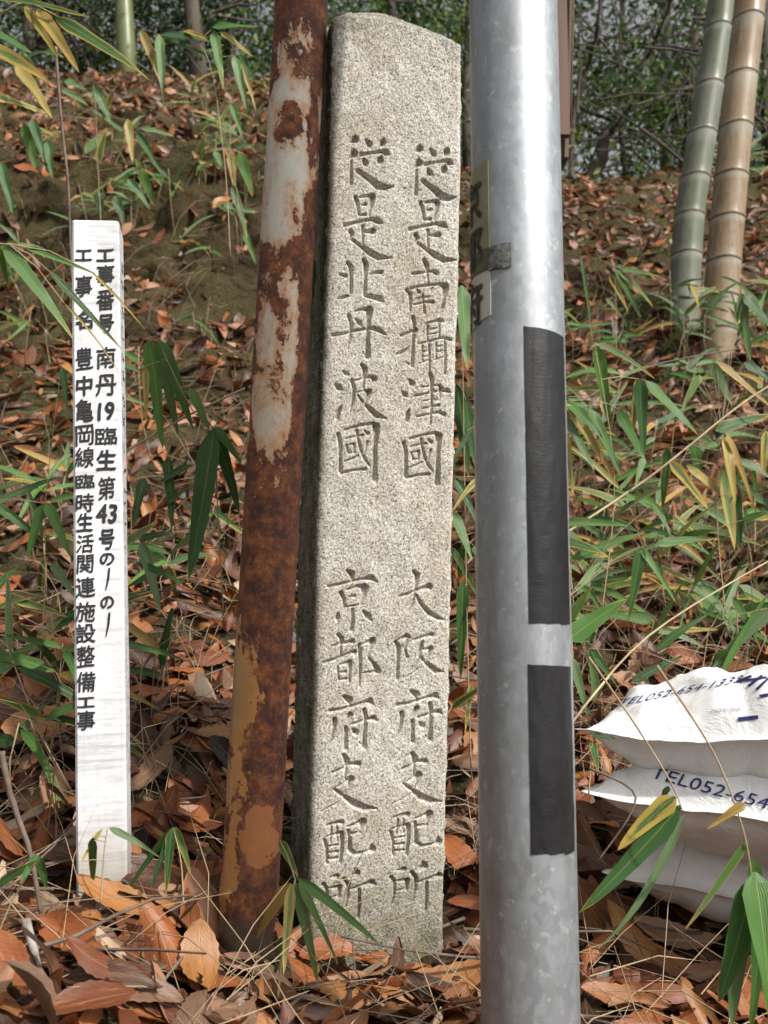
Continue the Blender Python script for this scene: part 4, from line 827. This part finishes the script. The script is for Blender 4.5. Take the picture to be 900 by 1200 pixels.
sasa_px('dwarf bamboo with broad dark leaves between the stake and rusty pipe', 1.42, [(262, 720), (255, 600), (250, 505), (225, 480), (185, 400)],
        [(174, 398, 191, 525, 20, .04), (186, 398, 226, 502, 18, .05), (190, 420, 209, 512, 14, .1), (170, 430, 172, 492, 9, YL), (252, 504, 219, 682, 29, .12, -.03, .0), (252, 505, 281, 604, 17, .1), (250, 500, 283, 543, 12, .08), (235, 480, 243, 478, 8, G), (222, 455, 246, 505, 12, .05),
         (197, 535, 201, 622, 14, .06), (170, 560, 156, 616, 13, .05), (222, 545, 184, 567, 10, .2), (144, 640, 183, 613, 13, .42), (162, 632, 207, 625, 9, .1), (165, 634, 188, 720, 14, .12), (197, 590, 225, 570, 8, .08), (160, 660, 225, 690, 8, .06)])
sasa_px('small dwarf bamboo sprig standing before the foot of the stake', 1.10, [(118, 1060), (122, 1000), (126, 970)],
        [(110, 980, 107, 1046, 11, YG), (128, 970, 186, 1004, 8, .12), (110, 985, 120, 972, 7, YL), (96, 1010, 112, 984, 3, DR)], .0009)
sasa_px('small dwarf bamboo sprig fanning out right of the stake foot', 1.12, [(215, 1060), (212, 1010), (203, 971)],
        [(203, 970, 146, 1050, 9, .08), (203, 970, 178, 1042, 9, .06), (202, 971, 194, 1049, 11, .3), (206, 968, 223, 1025, 10, .4), (203, 970, 190, 1000, 8, .1)], .0009)
sasa_px('drooping dwarf bamboo in front of the lower left corner of the pillar', 1.12, [(325, 1175), (334, 1090), (346, 1031)],
        [(342, 1034, 300, 1100, 15, .95), (342, 1036, 332, 1142, 13, .62), (345, 1032, 373, 1155, 14, .12), (350, 1034, 396, 1130, 9, .28), (348, 1028, 446, 1108, 12, .16, 0, .015), (328, 985, 349, 1027, 11, .4), (330, 1100, 322, 1145, 8, .1)], .0013)
sasa_px('dwarf bamboo spreading thin leaves left of the stake', 1.5, [(45, 800), (52, 700), (53, 590)],
        [(-15, 592, 77, 558, 10, .1), (-12, 588, 54, 638, 12, .12), (53, 590, 32, 655, 14, .08), (55, 590, 82, 652, 13, .1), (-10, 694, 22, 664, 11, .15), (18, 705, 79, 723, 10, .45), (-10, 715, 40, 700, 6, .4), (72, 430, 80, 480, 9, .1), (60, 660, 88, 700, 10, .2)])
sasa_px('single low green leaf spray in the bottom left corner', .93, [(-40, 1230), (-30, 1160), (-20, 1135)], [(-18, 1135, 99, 1192, 15, .1, 0, .03), (-5, 1040, 47, 1008, 11, .35), (45, 1003, 24, 1036, 11, .1), (46, 1003, 54, 1042, 12, .1)])
sasa_px('dwarf bamboo seen through the gap between pillar and galvanised pole', 1.62, [(552, 900), (548, 760), (545, 600), (541, 340)],
        [(541, 335, 548, 432, 17, .2), (536, 450, 549, 560, 19, .1), (546, 470, 556, 545, 12, .1), (534, 560, 560, 618, 11, .15), (532, 600, 553, 658, 12, .12), (541, 640, 538, 683, 9, .24), (542, 680, 540, 798, 15, .15), (556, 640, 563, 660, 10, .2), (530, 830, 570, 803, 10, .48), (553, 800, 545, 858, 7, .5), (560, 985, 548, 1010, 10, .2), (528, 640, 560, 700, 8, .3), (555, 500, 530, 540, 8, .2), (560, 560, 530, 600, 7, .5)])
sasa_px('one bright green leaf squeezed between rusty pipe and pillar', 1.26, [(362, 410), (364, 350), (363, 300)], [(363, 296, 372, 372, 11, .25), (361, 388, 377, 396, 7, YL)])
sasa_px('clump of dwarf bamboo right of the pole with some yellow leaves', 1.75, [(705, 720), (720, 560), (697, 405)],
        [(697, 404, 717, 502, 17, .12), (699, 403, 768, 443, 9, .32), (746, 444, 741, 512, 11, .55), (749, 444, 755, 537, 17, .1), (755, 535, 744, 572, 8, .2), (757, 446, 818, 510, 12, .1), (663, 470, 706, 514, 12, .1), (660, 472, 726, 567, 12, .55), (661, 488, 696, 552, 13, .06), (690, 480, 729, 558, 13, .08), (725, 480, 758, 545, 14, .1), (660, 505, 672, 582, 13, .5), (665, 465, 705, 490, 9, .3)])
sasa_px('clump of dwarf bamboo with straw-yellow blades under the tan bamboo', 1.95, [(850, 720), (840, 600), (845, 505)],
        [(783, 525, 775, 602, 13, .4), (785, 540, 833, 600, 13, .6), (848, 545, 860, 645, 19, .52), (862, 578, 866, 645, 15, .1), (806, 545, 862, 600, 10, .85), (850, 508, 861, 592, 13, .7), (850, 508, 889, 606, 7, .9), (838, 506, 905, 485, 15, .3), (812, 518, 820, 566, 13, .22), (835, 425, 858, 478, 14, .2), (840, 424, 905, 478, 9, .6), (866, 345, 881, 425, 14, .15), (872, 425, 905, 447, 13, .1), (872, 345, 905, 385, 14, .1), (898, 505, 895, 560, 12, .55), (865, 540, 905, 560, 10, .2), (870, 610, 905, 600, 9, .25), (820, 440, 800, 480, 10, .4)])
sasa_px('low broad-leaved dwarf bamboo right beside the long black tape', 1.45, [(672, 800), (670, 750), (666, 700)],
        [(665, 750, 735, 702, 23, .17, 0, .02), (667, 727, 693, 688, 12, .38), (752, 640, 737, 722, 14, .1), (750, 640, 791, 706, 9, .1), (660, 612, 737, 617, 12, .05), (660, 632, 712, 652, 12, .3), (660, 650, 713, 653, 9, .55), (765, 641, 842, 630, 11, .3), (765, 590, 786, 627, 9, .2), (668, 770, 690, 840, 12, .08), (670, 655, 755, 625, 12, .1)])
sasa_px('dwarf bamboo with crossing green blades just above the bags', 1.6, [(800, 860), (820, 800), (830, 740)],
        [(905, 712, 828, 795, 15, .1), (845, 790, 905, 690, 8, .15), (770, 760, 830, 720, 10, .1), (690, 760, 720, 800, 12, .1), (740, 800, 800, 770, 10, .1), (860, 700, 890, 760, 10, .15), (700, 820, 690, 760, 12, .08), (850, 760, 830, 800, 14, .08)])
sasa_px('dwarf bamboo with frayed half-dead leaves hanging over the middle bag', .98, [(690, 770), (745, 850), (785, 915), (800, 950)],
        [(792, 934, 724, 996, 22, .47, 0, .03), (798, 944, 678, 1070, 24, .2, 0, -.02), (803, 955, 700, 1110, 10, .1, 0, -.09), (783, 921, 772, 952, 8, .1)], .0009)
sasa_px('tall dwarf bamboo with broad dark leaves in the bottom right corner', .92, [(770, 780), (835, 880), (870, 970), (882, 1035)],
        [(878, 984, 803, 1088, 9, .3, 0, -.02), (882, 1027, 843, 1175, 31, .12, 0, -.02), (884, 1022, 905, 1200, 36, .1), (872, 1070, 858, 1205, 24, .08), (878, 1007, 893, 1065, 17, .06), (874, 942, 829, 971, 11, .6), (893, 1060, 880, 1210, 22, .12)], .0009)
sasa_px('tiny two-leaf dwarf bamboo shoot at the left corner of the top bag', 1.18, [(690, 930), (692, 900), (694, 868)], [(694, 868, 701, 906, 9, .3), (694, 862, 722, 866, 7, .15)], .0008)
sasa_px('dwarf bamboo hanging bluish and yellow leaves left of the pipe top', 2.1, [(270, 300), (262, 180), (240, 60), (190, 42)],
        [(189, 42, 262, 52, 9, .15), (189, 42, 262, 76, 9, .3), (249, 33, 302, 30, 9, .14), (250, 34, 262, 106, 12, .3), (257, 38, 297, 66, 8, .55), (274, 65, 291, 134, 13, .08), (280, 64, 299, 97, 8, .15), (283, 75, 300, 130, 7, .52), (165, 35, 193, 106, 12, .55), (187, 42, 192, 122, 12, .25), (215, 36, 245, 48, 8, .58)])
sasa_px('leafy dwarf bamboo tuft on the earth step beside the rusty pipe', 2.9, [(285, 300), (278, 230), (270, 175)],
        [(255, 155, 275, 182, 9, .4), (275, 175, 298, 168, 10, .2), (280, 180, 296, 230, 13, .3), (270, 180, 275, 220, 11, .6), (252, 178, 262, 200, 8, .1), (272, 215, 290, 280, 9, .35), (262, 240, 300, 250, 10, .15), (285, 270, 300, 310, 9, .1), (270, 120, 285, 165, 9, .1), (255, 150, 270, 120, 7, .5)])
sasa_px('green dwarf bamboo tuft low in front of the mossy earth step', 2.7, [(120, 290), (115, 200), (112, 120)],
        [(110, 100, 130, 145, 13, .1), (75, 95, 100, 105, 9, .2), (72, 105, 104, 125, 8, .24), (130, 110, 118, 150, 9, .6), (100, 180, 130, 155, 13, .3), (115, 190, 125, 150, 10, .45), (160, 155, 190, 205, 10, .1), (165, 200, 180, 240, 12, .3), (150, 210, 175, 245, 10, .1), (55, 165, 62, 210, 12, .06), (38, 140, 52, 190, 13, .1), (28, 145, 42, 200, 14, .08), (0, 190, 17, 255, 13, .05), (150, 140, 155, 190, 11, .65), (135, 230, 145, 262, 12, .1), (115, 225, 120, 255, 12, .1), (165, 150, 205, 160, 7, .3), (52, 60, 75, 68, 9, .3)])
sasa_px('small bright tuft of dwarf bamboo left of the green bamboo foot', 2.9, [(722, 420), (722, 360), (720, 312)],
        [(720, 312, 757, 325, 6, .2), (722, 313, 779, 328, 7, .3), (724, 318, 766, 360, 7, .36), (720, 316, 752, 372, 9, .12), (715, 322, 736, 368, 8, .55), (680, 300, 695, 400, 5, .3), (710, 350, 728, 370, 5, .4)])
# generic plants scattered on the slope
bank = empty('spare', (0, 0, 0)); bpy.data.objects.remove(bank)
pr = random.Random(77)
places = []
RIGHT = [(pr.uniform(668, 905), pr.uniform(395, 800)) for _ in range(46)]; LEFT = [(pr.uniform(5, 270), pr.uniform(330, 960)) for _ in range(16)]; UP = [(pr.uniform(5, 320), pr.uniform(100, 320)) for _ in range(26)]; UPR = [(pr.uniform(660, 900), pr.uniform(205, 380)) for _ in range(8)]
for k, (px, py) in enumerate(RIGHT + LEFT + UP + UPR):
    g = ground_hit(px, py)
    if blocked(g.x, g.y) or g.y > 7: continue
    if px > 600:
        where = ('on the crest of the slope left of the bamboos' if py < 300 else 'just below the feet of the two bamboos' if py < 470 and px > 770 else 'beside the upper part of the long black tape' if py < 560 and px < 770
                 else 'at the right edge under the tan bamboo' if py < 620 else 'between the long black tape and the white bags' if px < 770 else 'directly above the white bags')
    else:
        where = ('on the dark earth step above the white stake' if py < 300 else 'left of the upper part of the stake' if px < 90 and py < 600 else 'left of the lower part of the stake' if px < 90 else 'between the stake top and rusty pipe' if py < 560 else 'between the lower stake and rusty pipe')
    lab = 'small tuft of dwarf bamboo ' + where; grp = 'dwarf bamboo tufts ' + where
    root = empty('dwarf_bamboo', g, lab, 'dwarf bamboo', grp)
    hh = pr.uniform(.06, .22) * (1 + .1 * g.y); lean = Vector((pr.gauss(0, .3), pr.gauss(-.2, .25), 1)).normalized(); tip = g + lean * hh
    V, Fc = tube([g - Vector((0, 0, .02)), g.lerp(tip, .5) + Vector((pr.gauss(0, .01), 0, 0)), tip], [.0016, .0014, .001], 5); mk('stem', V, Fc, M_STRAW, root)
    for q in range(pr.randint(3, 7)):
        s0 = g.lerp(tip, pr.uniform(.6, 1)); a = pr.uniform(0, 6.28); L = pr.uniform(.10, .22); el = pr.uniform(-.7, .8)
        d = Vector((math.cos(a) * math.cos(el), math.sin(a) * math.cos(el) * .7, math.sin(el)))
        blade(s0, s0 + d * L, pr.uniform(.011, .021), pr.uniform(.0, .14), pr.choice((.05, .08, .12, .1, .18, .22, .3, .35, .45, .6, .8)), root, nl=7)
# thin grass stalks in clumps
mb = MB()
for k in range(460):
    px, py = (pr.uniform(660, 905), pr.uniform(330, 960)) if pr.random() < .62 else (pr.uniform(0, 300), pr.uniform(60, 1000)); g = ground_hit(px, py)
    if g.y > 6 or blocked(g.x, g.y): continue
    L = pr.uniform(.08, .32); d = Vector((pr.gauss(0, .5), pr.gauss(-.1, .4), 1)).normalized(); b = Vector((pr.gauss(0, .35), pr.gauss(0, .2), -.2)); r_ = .0005 * (1 + .4 * g.y)
    mb.add(tube([g, g + d * L * .5, g + d * L * .85 + b * L * .25, g + d * L + b * L * .6], [r_ * 1.3, r_, r_ * .8, r_ * .3], 3, False))
tag(mb.build('dry_stalks', M_STRAW), 'thin dry grass stalks standing all over the slope', 'dry stalks', kind='stuff')

# ------------------------------------------------------------------ woodland behind the crest
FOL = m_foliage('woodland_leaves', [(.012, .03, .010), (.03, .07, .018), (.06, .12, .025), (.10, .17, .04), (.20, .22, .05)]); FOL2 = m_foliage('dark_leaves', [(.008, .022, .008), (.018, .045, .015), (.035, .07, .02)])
M_BB = m_bamboo('far_bamboo', (.14, .15, .07), (.09, .12, .04), (.2, .2, .12)); M_BL = m_simple('blue_grey_culm', (.10, .12, .12), .5, (.16, .18, .17), 6)
def leafcloud(centers, n, size, rr_, seed, droop=.5):
    g = np.random.default_rng(seed); C = np.array(centers, float); i = g.integers(0, len(C), n); P = C[i] + g.standard_normal((n, 3)) * rr_
    d = g.standard_normal((n, 3)); d[:, 2] -= droop; d /= np.linalg.norm(d, axis=1)[:, None]; s = np.cross(d, g.standard_normal((n, 3))); s /= np.linalg.norm(s, axis=1)[:, None]
    L = (size * g.uniform(.6, 1.3, n))[:, None]; w = L * .2
    V = np.stack([P, P + d * L * .45 + s * w, P + d * L, P + d * L * .45 - s * w], 1).reshape(-1, 3)
    rn = np.clip(np.repeat(np.clip(.12 * g.standard_normal(len(C)) + .5, 0, 1)[i] + .25 * g.standard_normal(n), 4), 0, 1)
    return V, np.arange(n * 4).reshape(-1, 4), rn
def tree(label, base_px, Y, top_px, r, mat, seed, crown=(0, 0), lean=(), name='tree', ncl=9, fol=None, nleaf=2600, size=.075, branch=7, spread=.9, cat='tree', group=None):
    g = random.Random(seed); gx_, gy_ = base_px; b = at(gx_, gy_, Y); b.z = float(hgt(b.x, b.y)) - .1; t = at(top_px[0], top_px[1], Y); t = b + (t - b) * 1.6
    pts = [b]
    for p_ in lean: pts.append(at(p_[0], p_[1], Y + g.uniform(-.2, .2)))
    pts.append(t); P = []
    for i in range(len(pts) - 1):
        for k in range(4): P.append(pts[i].lerp(pts[i + 1], k / 4) + Vector((g.gauss(0, r * .35), g.gauss(0, r * .35), 0)))
    P.append(t); root = empty(name, b, label, cat, group); mb = MB(); mb.add(tube(P, [r * lerp(1.15, .45, i / len(P)) for i in range(len(P))], 9), 0.); tips = []
    for k in range(branch):
        s0 = P[g.randint(len(P) // 4, len(P) - 1)]; a = g.uniform(0, 6.28); q = s0; d = Vector((math.cos(a), math.sin(a) * .7, g.uniform(.0, .9))).normalized(); L = g.uniform(.5, 1.4) * spread; seg = [q]
        for z in range(4): d = (d + Vector((g.gauss(0, .28), g.gauss(0, .28), g.gauss(0, .25)))).normalized(); q = q + d * L / 4; seg.append(q)
        mb.add(tube(seg, [r * .38, r * .3, r * .22, r * .15, r * .08], 5, False)); tips += seg[2:]
        for z in range(3):
            d2 = (d + Vector((g.gauss(0, .8), g.gauss(0, .8), g.gauss(0, .6)))).normalized(); e = seg[g.randint(1, 4)]; e2 = e + d2 * L * .4; mb.add(tube([e, e.lerp(e2, .5) + Vector((0, 0, .03)), e2], [r * .13, r * .1, r * .05], 4, False)); tips.append(e2)
    mb.build('trunk', mat, root)
    if nleaf:
        V, Fc, rn = leafcloud([tuple(q) for q in tips], nleaf, size, .17 * spread, seed); mk('crown', V, Fc, fol or FOL, root, False, rnd=rn)
    return root
GT = 'slender trees beyond the crest of the slope'
tree('dark diagonal trunk branching behind the bamboos', (668, 215), 8.2, (800, -60), .055, M_BARK, 1, lean=[(712, 160), (748, 95), (770, 45)], nleaf=2200)
tree('thin curving dark sapling right of the brown board', (668, 200), 7.6, (704, -60), .022, M_BARK, 2, lean=[(672, 130), (688, 80), (701, 30)], nleaf=900, branch=4)
tree('blue-grey slender trunk left of the green bamboo', (784, 215), 9.0, (779, -60), .06, M_BL, 3, nleaf=2000)
tree('dark straight trunk close behind the green bamboo', (800, 220), 8.6, (832, -60), .05, M_BARK, 4, lean=[(806, 120)], nleaf=1800)
tree('crooked thin tree in the middle of the right wood', (735, 205), 9.5, (735, -60), .03, M_BARK, 5, lean=[(728, 100)], nleaf=2000)
tree('leaning tree at the far right edge of the wood', (905, 235), 8.0, (890, -60), .05, M_BARK, 6, nleaf=3200, fol=FOL)
tree('yellow-green bamboo trunk standing at the top of the left slope', (152, 62), 7.2, (147, -60), .075, M_BB, 7, nleaf=0, branch=0)
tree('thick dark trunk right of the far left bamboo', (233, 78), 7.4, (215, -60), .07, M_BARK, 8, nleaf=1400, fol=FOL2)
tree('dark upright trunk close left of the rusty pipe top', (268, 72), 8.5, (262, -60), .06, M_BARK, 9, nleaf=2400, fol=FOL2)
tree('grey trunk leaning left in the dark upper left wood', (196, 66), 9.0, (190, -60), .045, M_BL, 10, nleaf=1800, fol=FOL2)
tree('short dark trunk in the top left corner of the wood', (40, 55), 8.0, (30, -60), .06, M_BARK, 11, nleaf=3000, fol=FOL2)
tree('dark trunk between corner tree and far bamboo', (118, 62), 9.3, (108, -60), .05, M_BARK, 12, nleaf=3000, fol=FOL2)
tree('tree rising directly behind the top of the pillar', (470, 180), 8.6, (455, -60), .05, M_BARK, 13, nleaf=3400, fol=FOL)
tree('tree rising behind the gap between pillar and pole', (545, 190), 8.0, (552, -60), .04, M_BARK, 14, nleaf=2600, fol=FOL)
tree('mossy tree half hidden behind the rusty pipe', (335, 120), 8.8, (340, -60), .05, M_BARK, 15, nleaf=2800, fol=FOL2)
# understorey: one mass nobody could count
cl = []; g = np.random.default_rng(9)
for k in range(620):
    Y = g.uniform(7.6, 17); x = g.uniform(-.5, .5) * Y
    lo = hgt(x, Y); right = x / Y > .12
    z = lo + abs(g.normal(0, 1)) * (.055 * Y + .2) if right else lo + g.uniform(0, 1) ** 1.2 * (.34 * Y)
    cl.append((x, Y, float(z)))
V, Fc, rn = leafcloud(cl, 54000, .085, .30, 4); rn = np.clip(rn, 0, 1)
tag(mk('undergrowth', V, Fc, FOL, None, False, rnd=rn), 'tangled green undergrowth closing the view above the slope', 'undergrowth', kind='stuff')
cl = []
for k in range(500):
    Y = g.uniform(12, 24); x = g.uniform(-.55, .55) * Y; right = x / Y > .12
    z = (.26 + g.uniform(0, .52 if not right else .46)) * Y; cl.append((x, Y, z))
V, Fc, rn = leafcloud(cl, 52000, .13, .55, 6)
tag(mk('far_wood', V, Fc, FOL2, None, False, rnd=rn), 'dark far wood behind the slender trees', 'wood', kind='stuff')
mb = MB(); br = random.Random(8)
for k in range(330):
    Y = br.uniform(6.8, 12); px = br.uniform(655, 900) if br.random() < .65 else br.uniform(0, 380); py = br.uniform(20, 215) if px > 600 else br.uniform(-10, 90); p_ = at(px, py, Y); a = br.gauss(.5, .9); L = br.uniform(.5, 1.6)
    d = Vector((math.cos(a), br.gauss(0, .3), math.sin(a))).normalized(); seg = [p_]
    for z in range(5): d = (d + Vector((br.gauss(0, .2), br.gauss(0, .15), br.gauss(0, .2)))).normalized(); seg.append(seg[-1] + d * L / 5)
    r_ = br.uniform(.004, .014); mb.add(tube(seg, [r_, r_, r_ * .8, r_ * .6, r_ * .5, r_ * .3], 4, False))
tag(mb.build('tangled_branches', M_BARK), 'tangled bare branches in the wood above the slope', 'branches', kind='stuff')
